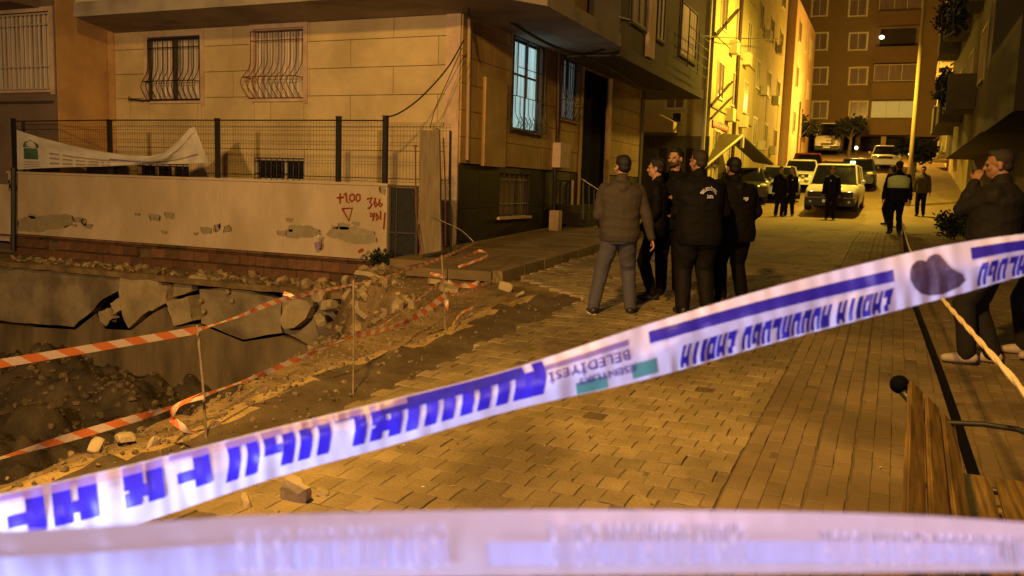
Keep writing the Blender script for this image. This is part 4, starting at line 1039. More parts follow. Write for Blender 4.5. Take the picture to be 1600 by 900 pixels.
def block(s, st, x0, x1, v0, v1, m, clip, gap=.22, shear=0, off=.002, fat=0):
    """bold block lettering, printed upside down: reads from x1 back to x0, letter tops toward the lower edge"""
    wd = [(.55 if c == 'I' else (.5 if c == ' ' else 1)) for c in st]; tot = sum(wd)+gap*(len(st)-1); u = 0
    for c, w_ in zip(st, wd):
        bm = NB()
        for xa, xb, ya, yb in GL[c]:
            if fat: xa, xb = (max(0, xa-fat), min(1, xb+fat)) if xb-xa < .5 else (xa, xb)
            a0, a1 = (u+xa*w_)/tot, (u+xb*w_)/tot
            if c == 'I': a0, a1 = u/tot, (u+w_)/tot
            va, vb = max(clip[0], v0+(v1-v0)*ya), min(clip[1], v0+(v1-v0)*yb)
            if vb-va < .01: continue
            X0, X1 = x1-(x1-x0)*a1, x1-(x1-x0)*a0; n = max(2, int((X1-X0)/6)); k = max(2, int((vb-va)*10)); g = []
            for i in range(n+1): g.append([bm.verts.new(s.P(X0+(X1-X0)*i/n + shear*math.sin((va+(vb-va)*j/k)*5), va+(vb-va)*j/k, off)) for j in range(k+1)])
            for i in range(n):
                for j in range(k): bm.faces.new((g[i][j], g[i+1][j], g[i+1][j+1], g[i][j+1]))
        u += w_+gap
        if len(bm.verts): obj('letter', bm, m, s.root, smooth=True)
        else: bm.free()
T1 = Tape('municipal_tape', [(-120, 800), (0, 773), (200, 728), (420, 672), (600, 628), (800, 577), (1000, 512), (1200, 452), (1400, 401), (1500, 380), (1600, 366), (1760, 350)],
          [(-120, 905), (0, 874), (200, 822), (420, 748), (600, 698), (800, 640), (1000, 594), (1200, 537), (1400, 484), (1500, 458), (1600, 430), (1760, 402)],
          lambda x: 1.12+.00013*x, 'white and blue printed municipal tape stretched diagonally across the foreground', .010, .014)
T1.body(-120, 1760)
block(T1, 'ER', 195, 330, -.12, 1.05, 'tape_blue', (.035, .70), .2, fat=.12)
block(T1, 'BER', -80, 153, -.12, 1.05, 'tape_blue', (.035, .70), .18, fat=.12)
block(T1, 'MUDURLUGU', 354, 850, -.10, 1.15, 'tape_blue', (.035, .80), .17, 5, fat=.09)
T1.bar(-110, 640, .035, .17, 'tape_film', 'folded_edge', .0045)
T1.bar(-100, 330, .06, .20, 'tape_mauve', 'printed_band', .0025) if False else None
T1.bar(600, 815, .03, .30, 'tape_navy', off=.003, v0b=.03, v1b=.28)
T1.bar(855, 985, .17, .28, 'tape_mauve')
T1.text('BELEDİYESİ', 858, 985, .35, .62, 'tape_violet', bold=0.02, dens=6, sp=1.15)
T1.bar(897, 945, .74, .985, 'tape_green')
T1.bar(985, 1024, .66, .93, 'tape_green')
T1.text('ESENYURT', 900, 990, .66, .80, 'tape_violet', bold=0.01, off=.0035, dens=6)
T1.bar(1017, 1398, .14, .36, 'tape_navy', v0b=.24, v1b=.46)
block(T1, 'ZABITA MUDURLUGU ZABITA', 1066, 1394, .58, 1.25, 'tape_navy', (.58, .97), .2, 7, fat=.05)
T1.bar(1520, 1760, .14, .38, 'tape_navy', v0b=.16, v1b=.40)
block(T1, 'ZABITA MUDURLUGU', 1530, 1760, .50, 1.1, 'tape_navy', (.5, .95), .2, 7, fat=.05)
hs = [(1424, .35), (1428, .24), (1436, .18), (1444, .19), (1450, .23), (1456, .15), (1464, .12), (1472, .16), (1479, .30), (1488, .48), (1502, .62), (1506, .76), (1496, .86), (1470, .92), (1448, .88), (1436, .80), (1428, .66), (1423, .50)]
T1.poly(hs, 'tape_stain', 'worn_emblem', .003)
T2 = Tape('second_tape', [(-200, 838), (0, 830), (130, 824), (400, 806), (800, 797), (1200, 799), (1450, 806), (1600, 816), (1760, 826)],
          [(-200, 930), (0, 928), (130, 922), (400, 908), (800, 900), (1200, 896), (1450, 894), (1600, 893), (1760, 892)],
          lambda x: .55+.00003*x, 'pale printed tape stretched level across the very bottom of the view', .0015, .0035)
T2.body(-200, 1760, 'tape_soft', n=200)
T2.bar(-200, 700, .42, .86, 'tape_pale'); T2.bar(760, 1560, .48, .84, 'tape_pale')
block(T2, 'ZABITA MUDURLUGU ZABITA', 370, 700, .15, .95, 'tape_blur_print', (.2, .86), .2)
block(T2, 'ZABITA MUDURLUGU ZABITA', 860, 1165, .15, .95, 'tape_blur_print', (.2, .86), .2)
block(T2, 'MUDURLUGU ZABITA MUDUR', 1285, 1600, .25, .95, 'tape_blur_print', (.3, .86), .2)

# ------------------------------------------------------------------ bench
bp_ = gnd(1430, 900)
be = thing('park_bench', (.35, 3.6, G(3.6)), 'wooden slatted park bench with black cast iron ends in the bottom right corner', 'bench')
tB = 4.45
def bench_plank(name, pts_far, near_t, thick, m='wood_bench'):
    """pts_far: cross section corners given where the far end shows; extruded towards the viewer along the bench axis"""
    ax = V((math.sin(R(1.3)), math.cos(R(1.3)), 0)); ln = near_t
    bm = NB(); A = [V(p) for p in pts_far]; B = [p-ax*ln for p in A]
    a = [bm.verts.new(p) for p in A]; b = [bm.verts.new(p) for p in B]; k = len(a)
    bm.faces.new(a); bm.faces.new(b[::-1])
    for i in range(k): bm.faces.new((a[i], a[(i+1) % k], b[(i+1) % k], b[i]))
    bmesh.ops.recalc_face_normals(bm, faces=bm.faces[:]); bmesh.ops.bevel(bm, geom=bm.edges[:], offset=.006, segments=2, affect='EDGES')
    return obj(name, bm, m, be)
# back slats stand one above another, leaning left; seat slats lie level to the right
t0 = at(1417, 598, tB)
zt_b = t0.z
for k, (xo, zo) in enumerate(((0, 0), (.080, -.072), (.160, -.150))):
    p = V((t0.x+xo, t0.y, zt_b+zo)); d = V((.064, 0, -.062)); n_ = V((.018, 0, .018))
    bench_plank('back_slat', [p, p+n_, p+n_+d, p+d], 2.6, .03)
zs = zt_b-.43
for k in range(4):
    x0_ = t0.x+.285+k*.150; p = V((x0_, t0.y, zs+(.008 if k == 3 else 0)))
    bench_plank('seat_slat', [p, p+V((.128, 0, 0)), p+V((.128, 0, -.03)), p+V((0, 0, -.03))], 2.6, .03)
for yo in (-.10, -2.45):
    def bp(x, z): return V((t0.x+x, t0.y+yo, zt_b+z))
    bm = NB()
    tube(bm, [bp(-.02, -.03), bp(.05, -.10), bp(.14, -.20), bp(.20, -.32), bp(.24, -.45), bp(.20, -.62), bp(.15, -.78)], .020, 8)
    tube(bm, [bp(.24, -.46), bp(.5, -.475), bp(.85, -.47)], .018, 8)
    tube(bm, [bp(.85, -.47), bp(.85, -.6), bp(.89, -.78)], .020, 8)
    tube(bm, [bp(.02, -.08), bp(.06, -.13), bp(.11, -.155), bp(.2, -.16), bp(.35, -.145), bp(.5, -.15), bp(.6, -.18), bp(.64, -.23), bp(.62, -.27), bp(.58, -.26), bp(.57, -.22)], .014, 8)
    tube(bm, [bp(.58, -.26), bp(.56, -.34), bp(.6, -.44)], .013, 8)
    for x, z in ((.03, -.08), (.06, -.10), (.085, -.135), (.13, -.16)): ball(bm, bp(x, z), .022, 8)
    obj('iron_end', bm, 'black_metal', be, smooth=True)
bm = NB(); ball(bm, t0+V((-.035, -.04, -.005)), (.048, .05, .048), 14); obj('knob', bm, 'rubber', be, smooth=True)

# ------------------------------------------------------------------ people
def ik(a, b, l1, l2, pole):
    d = b-a; L_ = min(d.length, (l1+l2)*.999); dn = d.normalized(); b = a+dn*L_
    x = (l1*l1-l2*l2+L_*L_)/(2*L_); h = math.sqrt(max(0, l1*l1-x*x)); pl = pole-dn*pole.dot(dn); pl.normalize()
    return a+dn*x+pl*h, b
def limb(bm, pts, rs, seg=12):
    """a tapered limb with rounded joints; closed so it can be fused"""
    P = []; Rr = []
    for i in range(len(pts)-1):
        n = 5
        for k in range(n): t = k/n; P.append(pts[i].lerp(pts[i+1], t)); Rr.append(rs[i]*(1-t)+rs[i+1]*t)
    P.append(pts[-1]); Rr.append(rs[-1])
    tube(bm, P, Rr, seg)
    ball(bm, pts[0], rs[0]*.98, 10); ball(bm, pts[-1], rs[-1]*.98, 10)
    for i in range(1, len(pts)-1): ball(bm, pts[i], rs[i]*1.0, 10)
def stack(bm, rings, seg=20):
    """rings: (center, rx, ry)"""
    RR = []
    for c, rx, ry in rings:
        row = []
        for k in range(seg):
            a = 2*math.pi*k/seg; ca, sa = math.cos(a), math.sin(a)
            row.append(bm.verts.new(V(c)+V((rx*math.copysign(abs(ca)**.85, ca), ry*math.copysign(abs(sa)**.85, sa), 0))))
        RR.append(row)
    for i in range(len(RR)-1):
        for k in range(seg): bm.faces.new((RR[i][k], RR[i][(k+1) % seg], RR[i+1][(k+1) % seg], RR[i+1][k]))
    bm.faces.new(RR[0][::-1]); bm.faces.new(RR[-1])
def fuse(bm, vox, smooth=2, wr=0, seed=0, scl=(6, 6, 9)):
    bmesh.ops.recalc_face_normals(bm, faces=bm.faces)
    me = bpy.data.meshes.new('f'); bm.to_mesh(me); bm.free(); o = bpy.data.objects.new('f', me); C.objects.link(o)
    r = o.modifiers.new('r', 'REMESH'); r.mode = 'VOXEL'; r.voxel_size = vox; r.use_smooth_shade = True
    if smooth: s = o.modifiers.new('s', 'SMOOTH'); s.factor = .5; s.iterations = smooth
    dg = bpy.context.evaluated_depsgraph_get(); out = bpy.data.meshes.new_from_object(o.evaluated_get(dg)); bpy.data.objects.remove(o); bpy.data.meshes.remove(me)
    if wr:
        nr = [v.normal.copy() for v in out.vertices]
        for v, n in zip(out.vertices, nr):
            q = v.co; a = noise.noise(V((q.x*scl[0]+seed, q.y*scl[1], q.z*scl[2]))); b = noise.noise(V((q.x*14, q.y*14+seed, q.z*24)))
            v.co = q + n*(wr*.8*(1-2*abs(a)) + wr*.3*b)
    return out
def person(loc, rz, h=1.75, label='', group=None, rh=None, lh=None, rf=(.10, 0), lf=(-.10, 0), lean=(0, 0), yaw=0, nod=0, top='black_cloth', legs='black_cloth', shoes='shoe_dark', sole=None,
           skin='skin', hair='hair', build=1.0, vox=.011, hood=False, cap=False, beard=False, vest=False, back=None, jl=.84, baggy=1.0, emblem=None, belly=0, collar=True, arms_pole=(0, -1, -.2)):
    root = thing('person', loc, label, 'person', group, rz); s = h/1.75; b = build
    tilt = V((lean[0], lean[1], 0))
    def tp(x, y, z):          # torso points lean with height above the hips
        k = max(0, z-.92)/.6; return V((x, y, z))*1.0 + tilt*k
    sh = {1: tp(.172*b, 0, 1.395), -1: tp(-.172*b, 0, 1.395)}; hipx = {1: V((.085, 0, .90)), -1: V((-.085, 0, .90))}
    ft = {1: V((rf[0], rf[1], .085)), -1: V((lf[0], lf[1], .085))}
    hd = {1: V(rh) if rh else tp(.25*b, .04, .80), -1: V(lh) if lh else tp(-.25*b, .04, .80)}
    el, wr_, kn = {}, {}, {}
    for k in (1, -1):
        el[k], wr_[k] = ik(sh[k], hd[k], .29, .26, V((arms_pole[0]+.35*k, arms_pole[1], arms_pole[2])))
        kn[k], ft[k] = ik(hipx[k], ft[k], .43, .42, V((.05*k, 1, 0)))
    nk = tp(0, -.005, 1.50); hc = nk + V((tilt.x*.25, .02+tilt.y*.3, .135))
    Rh = Matrix.Rotation(yaw, 3, 'Z') @ Matrix.Rotation(nod, 3, 'X')
    def hp(x, y, z): return hc + Rh @ V((x, y, z))
    # ---- body
    bm = NB()
    stack(bm, [(tp(0, 0, z), rx*(b if z < 1.4 else .95), ry*(b if z < 1.4 else .95)) for z, rx, ry in ((.84, .12, .09), (.90, .155, .105), (1.0, .145, .10), (1.1, .14, .098), (1.22, .16, .11), (1.34, .17, .11), (1.42, .15, .09), (1.48, .07, .065), (1.55, .052, .056))])
    for k in (1, -1):
        limb(bm, [sh[k], el[k], wr_[k]], [.048, .038, .026]); limb(bm, [hipx[k], kn[k], ft[k]], [.08, .055, .038])
        fd = V((.25*k, 1, 0)).normalized(); limb(bm, [ft[k]+V((0, -.03, -.035)), ft[k]+fd*.12+V((0, 0, -.055))], [.038, .026])
        # hand: palm, four bent fingers, thumb
        dr = (wr_[k]-el[k]).normalized(); side = dr.cross(V((0, 0, 1)) if abs(dr.z) < .8 else V((0, 1, 0))).normalized()*k
        if abs(dr.z) >= .8: side = V((0, 1, 0)) - dr*dr.y; side.normalize()
        nrm = dr.cross(side).normalized()*(1 if k == 1 else -1)
        if nrm.x*k > 0: nrm = -nrm
        pc = wr_[k]+dr*.05
        for q in (-.024, -.008, .008, .024):
            limb(bm, [wr_[k]+side*q*.5, wr_[k]+dr*.085+side*q], [.015, .0125], 8)
        for q, l_ in ((.028, .062), (.010, .072), (-.009, .067), (-.027, .052)):
            a0 = wr_[k]+dr*.085+side*q; a1 = a0+(dr*.85+nrm*.45).normalized()*l_*.55; a2 = a1+(dr*.45+nrm*.9).normalized()*l_*.5
            limb(bm, [a0, a1, a2], [.0098, .0088, .0072], 8)
        a0 = wr_[k]+dr*.03+side*.026; a1 = a0+(dr*.7+side*.7+nrm*.3).normalized()*.04; a2 = a1+(dr*.9+side*.15+nrm*.4).normalized()*.032
        limb(bm, [a0, a1, a2], [.013, .0105, .009], 8)
    # head
    limb(bm, [nk+V((0, 0, -.03)), hp(0, -.02, -.04)], [.055, .054], 12)
    def hb(c, r): 
        t = bmesh.new(); bmesh.ops.create_uvsphere(t, u_segments=18, v_segments=12, radius=1)
        mp = {v: bm.verts.new(hp(c[0]+v.co.x*r[0], c[1]+v.co.y*r[1], c[2]+v.co.z*r[2])) for v in t.verts}
        for f in t.faces: bm.faces.new([mp[v] for v in f.verts])
        t.free()
    hb((0, -.012, .045), (.074, .094, .086)); hb((0, .028, -.035), (.055, .062, .062)); hb((0, .05, -.072), (.032, .035, .026)); hb((0, .082, .028), (.05, .018, .014))
    hb((0, .088, -.005), (.013, .022, .03)); hb((0, .107, -.018), (.017, .014, .012)); hb((0, .083, -.055), (.026, .013, .006)); hb((0, .082, -.066), (.022, .012, .006))
    for k in (1, -1): hb((.076*k, -.008, -.005), (.010, .022, .034)); hb((.038*k, .066, -.015), (.024, .02, .022))
    obj('body', fuse(bm, min(vox, .0085) if vox < .015 else vox*.8, 1), skin, root, local=True, smooth=True)
    # eyes
    bm = NB()
    for k in (1, -1): ball(bm, hp(.029*k, .083, .012), .0105, 8)
    obj('eyes', bm, 'eye', root, local=True, smooth=True)
    # ---- trousers
    bm = NB()
    stack(bm, [(V((0, 0, z)), rx*b, ry*b) for z, rx, ry in ((.80, .12, .11), (.86, .165, .125), (.93, .17, .125), (1.0, .158, .115))])
    for k in (1, -1):
        limb(bm, [hipx[k]+V((0, 0, -.03)), kn[k], ft[k]+V((0, -.01, .0))], [(.098*baggy*b**.5), .076*baggy, .060*baggy], 14)
    obj('trousers', fuse(bm, vox, 2, .009, loc[0]*7, (7, 7, 6)), legs, root, local=True, smooth=True)
    # ---- jacket
    bm = NB(); jb = b
    stack(bm, [(tp(0, oy, z), rx*jb, ry*jb) for z, rx, ry, oy in ((jl, .182, .138+belly*.3, 0), (jl+.06, .19, .142+belly*.5, belly*.3), (1.02, .182, .14+belly, belly*.6), (1.14, .18, .14+belly*.8, belly*.5), (1.26, .195, .145, 0), (1.36, .205, .14, -.005), (1.41, .185, .12, -.01), (1.445, .14, .10, -.01), (1.485, .088, .08, -.01))])
    for k in (1, -1):
        limb(bm, [sh[k]+V((-.02*k, 0, -.01)), el[k], wr_[k]-(wr_[k]-el[k]).normalized()*.012], [.074*jb**.5, .062, .043], 14)
    if collar: limb(bm, [nk+V((0, -.012, -.02)), nk+V((0, -.014, .008))], [.072*jb**.35, .070*jb**.35], 16)
    if hood:
        limb(bm, [tp(.06, -.09, 1.44), tp(0, -.125, 1.41), tp(-.06, -.09, 1.44)], [.05, .06, .05], 12)
    jo = obj('jacket', fuse(bm, vox, 2, .009, loc[0]*5, (6, 7, 9)), top, root, local=True, smooth=True)
    bm = NB(); stack(bm, [(tp(0, 0, jl-.03), .176*jb, .134*jb+belly*.3), (tp(0, 0, jl+.02), .19*jb, .145*jb+belly*.3)]); obj('hem_band', bm, top, root, local=True)
    # ---- shoes
    for k in (1, -1):
        f = ft[k]; fd = V((.22*k, 1, 0)).normalized(); bm = NB()
        limb(bm, [f+V((0, -.045, -.03))-fd*.01, f+fd*.07+V((0, 0, -.04)), f+fd*.155+V((0, 0, -.05))], [.046, .045, .034], 12); limb(bm, [f+V((0, -.02, 0)), f+V((0, -.015, .04))], [.045, .042])
        for v in bm.verts: v.co.z = max(v.co.z, .004)
        so = obj('shoe', fuse(bm, max(.008, vox*.8), 1), shoes, root, local=True, smooth=True)
        if sole:
            bm = NB(); sd = V((fd.y, -fd.x, 0)); ring = []
            for a in range(14):
                an = 2*math.pi*a/14; q = f+fd*(.055+.135*math.cos(an))+sd*(.048*math.sin(an)); ring.append(q)
            lo = [bm.verts.new((q.x, q.y, .0)) for q in ring]; hi = [bm.verts.new((q.x, q.y, .026)) for q in ring]; bm.faces.new(lo[::-1]); bm.faces.new(hi)
            for a in range(14): bm.faces.new((lo[a], lo[(a+1) % 14], hi[(a+1) % 14], hi[a]))
            obj('sole', bm, sole, so, local=True)
    # ---- hair / cap / beard
    if hair:
        bm = NB()
        def hb2(c, r, cut=None):
            t = bmesh.new(); bmesh.ops.create_uvsphere(t, u_segments=22, v_segments=16, radius=1)
            for v in t.verts:
                q = V((c[0]+v.co.x*r[0], c[1]+v.co.y*r[1], c[2]+v.co.z*r[2])); q += v.co*.003*noise.noise(q*90)
                v.co = hp(*q)
            me = bpy.data.meshes.new('x'); t.to_mesh(me); t.free(); bm.from_mesh(me); bpy.data.meshes.remove(me)
        th = .007 if hair == 'hair' else .003
        hb2((0, -.024, .052), (.076+th, .090+th, .084+th)); hb2((0, -.05, -.005), (.062+th, .055+th, .058)); hb2((0, .03, .098), (.056, .05, .034+th))
        obj('hair', fuse(bm, max(.007, vox*.7), 1), hair, root, local=True, smooth=True)
    if beard:
        bm = NB()
        for c, r in (((0, .055, -.062), (.05, .046, .038)), ((.045, .03, -.045), (.018, .03, .035)), ((-.045, .03, -.045), (.018, .03, .035)), ((0, .098, -.038), (.026, .012, .008))):
            t = bmesh.new(); bmesh.ops.create_uvsphere(t, u_segments=14, v_segments=10, radius=1)
            for v in t.verts: v.co = hp(c[0]+v.co.x*r[0], c[1]+v.co.y*r[1], c[2]+v.co.z*r[2])
            me = bpy.data.meshes.new('x'); t.to_mesh(me); t.free(); bm.from_mesh(me); bpy.data.meshes.remove(me)
        obj('beard', fuse(bm, .008, 1), 'beard', root, local=True, smooth=True)
    if cap:
        bm = NB(); t = bmesh.new(); bmesh.ops.create_uvsphere(t, u_segments=20, v_segments=14, radius=1)
        for v in t.verts: v.co = hp(v.co.x*.086, -.014+v.co.y*.104, .062+v.co.z*.078)
        me = bpy.data.meshes.new('x'); t.to_mesh(me); t.free(); bm.from_mesh(me); bpy.data.meshes.remove(me)
        a = [hp(x, y, z) for x, y, z in ((-.06, .07, .05), (-.045, .135, .045), (.045, .135, .045), (.06, .07, .05), (-.06, .07, .058), (-.045, .135, .053), (.045, .135, .053), (.06, .07, .058))]
        hexa(bm, a); obj('cap', bm, top, root, local=True, smooth=True)
    if vest:
        bm = NB(); stack(bm, [(tp(0, 0, z), rx*jb, ry*jb) for z, rx, ry in ((1.12, .20, .162), (1.26, .208, .165), (1.36, .205, .16), (1.42, .17, .13))]); obj('vest', bm, 'vest', root, local=True, smooth=True)
    if back:     # curved lettering across the back
        bm = text_geo(back, .03); n = 14
        for k in range(1, n): bmesh.ops.bisect_plane(bm, geom=bm.verts[:]+bm.edges[:]+bm.faces[:], plane_co=(k/n, 0, 0), plane_no=(1, 0, 0))
        cx = 0.05
        for v in bm.verts:
            an = math.radians(155 - 130*v.co.x); rr = .080+.046*v.co.y; X = cx+rr*math.cos(an)*1.0; Z = 1.265+rr*math.sin(an)
            v.co = tp(-X*-1, -.168*jb + .9*(X*X)/.38, Z)
        obj('back_lettering', bm, 'reflect', root, local=True)
        bm = text_geo('ZABITA', .03)
        for v in bm.verts: X = cx-.034+.068*v.co.x; v.co = tp(X, -.174*jb, 1.262+.034*v.co.y)
        obj('back_word', bm, 'reflect', root, local=True)
    if emblem:
        for ex, ez, sy_ in emblem:
            bm = NB(); f = Fr(tp(ex, (.150 if sy_ > 0 else -.166)*jb, ez), (1, 0, 0), (0, sy_, 0)); prism(bm, f, [(-.022, .02), (.022, .02), (.022, -.008), (0, -.028), (-.022, -.008)], -.02, .014); obj('badge', bm, 'reflect', root, local=True)
    root.scale = (s, s, s)
    return root
def stand(foot, head, **k):
    """place a person by where the feet stand on the ground and derive the height"""
    p = gnd(*foot); t = (p-CAM).dot(fw); h = (foot[1]-head)*t/FPX
    print('person at', [round(x, 2) for x in p], 'h', round(h, 2), k.get('label', '')[:40])
    h = k.pop('h', None) or max(1.62, min(1.88, h))
    return person(p, k.pop('rz'), h, **k)
GR = 'men standing in a group on the street'
stand((962, 492), 248, rz=R(22), label='man with back turned in brown jacket and grey trousers at left of the group', group=GR, top='brown_jacket', legs='jeans', shoes='shoe_dark', sole='sole', lf=(-.26, -.06), rf=(.16, .04),
      rh=(.36, -.02, .86), lh=(-.19, .24, .98), yaw=R(28), build=1.18, hood=True, baggy=1.05, arms_pole=(0, -1, -.3), jl=.86)
stand((1017, 468), 252, rz=R(105), label='young dark haired man in black seen in profile behind the man in the brown jacket', group=GR, top='black_cloth', legs='black_cloth', yaw=R(-10), rh=(.2, .15, .9), lh=(-.2, .15, .9))
stand((1045, 462), 236, rz=R(185), label='bearded man in black facing the camera between the young man and the big officer', group=GR, beard=True, emblem=[(-.09, 1.3, 1)], lh=(-.06, .25, 1.18), rh=(.2, .2, 1.1), yaw=R(-25), build=1.14, skin='skin')
stand((1085, 492), 240, rz=R(28), label='big balding officer in black with curved pale lettering on his back', group=GR, hair='hair_short', skin='skin_dark', build=1.32, back='BELEDİYESİ', lean=(-.03, .02), yaw=R(30), baggy=1.25, top='black_cloth', legs='black_cloth_b', lf=(-.14, 0), rf=(.13, -.02), lh=(-.2, .3, 1.05), rh=(.2, .28, 1.02), arms_pole=(.3, -1, -.2), jl=.80)
stand((1142, 475), 251, rz=R(38), label='officer in black jacket and dark cap with pale badge, rightmost of the group', group=GR, cap=True, hood=True, emblem=[(.03, 1.28, -1)], build=1.3, lh=(-.24, .24, 1.0), rh=(.24, .2, .98), lf=(-.15, 0), rf=(.14, 0), jl=.80, baggy=1.15, lean=(-.04, .03), top='black_cloth_b', hair='hair')
stand((1397, 366), 243, rz=R(10), label='officer with pale green vest back standing by the rope with a cap', group='officers further up the street', cap=True, vest=True, vox=.018, build=1.28, jl=.8)
stand((1388, 352), 246, rz=R(60), label='person half hidden behind the left shoulder of the officer in the green vest', group='officers further up the street', vox=.02, top='black_cloth_b')
stand((1437, 338), 258, rz=R(170), label='person in olive brown top and dark trousers right of the green vest officer', group='officers further up the street', vox=.018, top='olive_top', legs='black_cloth', build=1.1)
stand((1216, 339), 260, rz=R(200), label='left one of two dark figures standing beside the parked cars', group='pair in front of the parked cars', vox=.02, rf=(.1, 0))
stand((1233, 338), 262, rz=R(170), label='right one of two dark figures with a small badge on the chest', group='pair in front of the parked cars', vox=.02, emblem=[(-.08, 1.3, 1)], rf=(.14, 0), lf=(-.1, 0))
stand((1296, 343), 262, rz=R(185), label='dark figure standing right in front of the white van', vox=.02, build=1.1, emblem=[(.05, 1.3, 1)])
stand((1534, 570), 221, rz=R(78), label='man in dark jacket and pale shoes raising hand to mouth at right', top='jacket_right', legs='dark_jeans', shoes='shoe_pale', hair='hair_short', skin='skin_dark', build=1.42, lf=(-.05, .12), rf=(.13, -.04),
      lh=(-.02, .175, 1.50), rh=(.22, .04, .95), yaw=R(8), nod=R(-6), arms_pole=(-.3, .1, -1), jl=.80, baggy=1.15, vox=.012)
stand((1622, 560), 236, rz=R(95), label='person cut off by the right frame edge behind the smoking man', top='black_cloth_b', legs='dark_jeans', shoes='shoe_pale', skin='skin_dark', rf=(.12, .1))

# ------------------------------------------------------------------ vehicles
def wheel(parent, c, r, wd, ax=V((1, 0, 0))):
    bm = NB(); cyl(bm, c, ax, r, wd, 22); bmesh.ops.bevel(bm, geom=[e for e in bm.edges if len(e.link_faces) == 2 and e.calc_face_angle(0) > 1.2], offset=.03, segments=2)
    wo = obj('wheel', bm, 'tyre', parent, local=True, smooth=False)
    bm = NB(); cyl(bm, V(c)+ax*(0), ax, r*.62, wd+.012, 16); obj('rim', bm, 'paint_silver', wo, local=True)
def car(loc, rz, paint, label, kind='car', L_=4.3, W=1.74, Hh=1.46, group='parked cars', extra=None, name='parked_car'):
    """local: front faces -y, x to the side"""
    root = thing(name, loc, label, 'car' if kind == 'car' else 'van', group, rz)
    van = kind == 'van'; w2 = W/2; belt = Hh*(.62 if not van else .58); hood = belt-.06; gh = .22
    ys = [-L_/2, -L_/2+.06, -L_/2+.3, -L_/2+1.05, -L_/2+1.3, L_/2-.5 if not van else L_/2-.1, L_/2-.1, L_/2]
    zs_ = [.55, .68, hood-.1, hood+.0, belt, belt, belt-.03 if not van else belt, belt-.15 if not van else belt-.02]
    wss = [.80, .90, .96, 1, 1, 1, .95, .88]
    bm = NB(); rings = []
    for y, z, k in zip(ys, zs_, wss):
        a = w2*k; prof = [(-a*.9, gh), (-a*.99, gh+.18), (-a, (gh+z)/2), (-a*.985, z-.10), (-a*.90, z), (0, z+.02), (a*.90, z), (a*.985, z-.10), (a, (gh+z)/2), (a*.99, gh+.18), (a*.9, gh)]
        rings.append([bm.verts.new((x, y, zz)) for x, zz in prof])
    for i in range(len(rings)-1):
        for j in range(len(rings[0])): bm.faces.new((rings[i][j], rings[i][(j+1) % 11], rings[i+1][(j+1) % 11], rings[i+1][j]))
    bm.faces.new(rings[0]); bm.faces.new(rings[-1][::-1]); obj('body', bm, paint, root, local=True, smooth=True)
    # glasshouse
    yf, yr = -L_/2+1.05, L_/2-.25 if not van else L_/2-.06; yft, yrt = yf+(.75 if not van else .62), yr-(.55 if not van else .12)
    def ringz(z, y0_, y1_, ww): return [(-ww, y0_+.05, z), (-ww*.6, y0_, z), (ww*.6, y0_, z), (ww, y0_+.05, z), (ww, y1_, z), (-ww, y1_, z)]
    bm = NB(); r1 = [bm.verts.new(p) for p in ringz(belt-.02, yf, yr, w2*.90)]; r2 = [bm.verts.new(p) for p in ringz(Hh-.07, yft, yrt, w2*.74)]
    for j in range(6): bm.faces.new((r1[j], r1[(j+1) % 6], r2[(j+1) % 6], r2[j]))
    bm.faces.new(r2); obj('glasshouse', bm, 'glass', root, local=True)
    bm = NB(); A = ringz(Hh-.08, yft-.05, yrt+.04, w2*.76); B = ringz(Hh-.03, yft-.02, yrt+.02, w2*.76); D = ringz(Hh, yft+.12, yrt-.1, w2*.62)
    ra, rb, rd = [[bm.verts.new(p) for p in q] for q in (A, B, D)]
    for u, v in ((ra, rb), (rb, rd)):
        for j in range(6): bm.faces.new((u[j], u[(j+1) % 6], v[(j+1) % 6], v[j]))
    bm.faces.new(rd); bm.faces.new(ra[::-1]); obj('roof', bm, paint, root, local=True, smooth=True)
    for k in (1, -1):
        ym = (yft+yrt)/2
        for a_, b_, r_ in ((V((k*w2*.89, yf+.03, belt-.02)), V((k*w2*.75, yft, Hh-.06)), .035), (V((k*w2*.9, yr-.03, belt-.02)), V((k*w2*.75, yrt, Hh-.06)), .05), (V((k*w2*.91, ym, belt-.02)), V((k*w2*.76, ym, Hh-.06)), .035)):
            bm = NB(); tube(bm, [a_, b_], r_, 6); obj('pillar', bm, paint, root, local=True)
        bm = NB(); ball(bm, (k*(w2+.09), yf+.28, belt+.07), (.10, .07, .085), 10); obj('mirror', bm, paint, root, local=True, smooth=True)
        bm = NB(); ball(bm, (k*w2*.72, -L_/2+.10, .68), (.17, .10, .085), 12); obj('headlight', bm, 'lens', root, local=True, smooth=True)
        bm = NB(); ball(bm, (k*w2*.86, L_/2-.06, .85), (.06, .06, .12), 10); obj('tail_light', bm, 'paint_red', root, local=True, smooth=True)
    bm = NB(); box(bm, -w2*.92, w2*.92, -L_/2-.06, -L_/2+.25, .20, .50); bmesh.ops.bevel(bm, geom=bm.edges[:], offset=.05, segments=2); obj('bumper', bm, 'plastic_black' if van else paint, root, local=True)
    bm = NB(); box(bm, -w2*.45, w2*.45, -L_/2-.02, -L_/2+.1, .56, .70); obj('grille', bm, 'plastic_black', root, local=True)
    bm = NB(); box(bm, -.26, .26, -L_/2-.075, -L_/2-.05, .33, .44); obj('number_plate', bm, 'paint_white', root, local=True)
    for k in (1, -1):
        for y in (-L_/2+.82, L_/2-.78): wheel(root, V((k*(w2-.10), y, .32)), .32, .22)
    if extra: extra(root, Hh, w2, L_, yft, yrt)
    return root
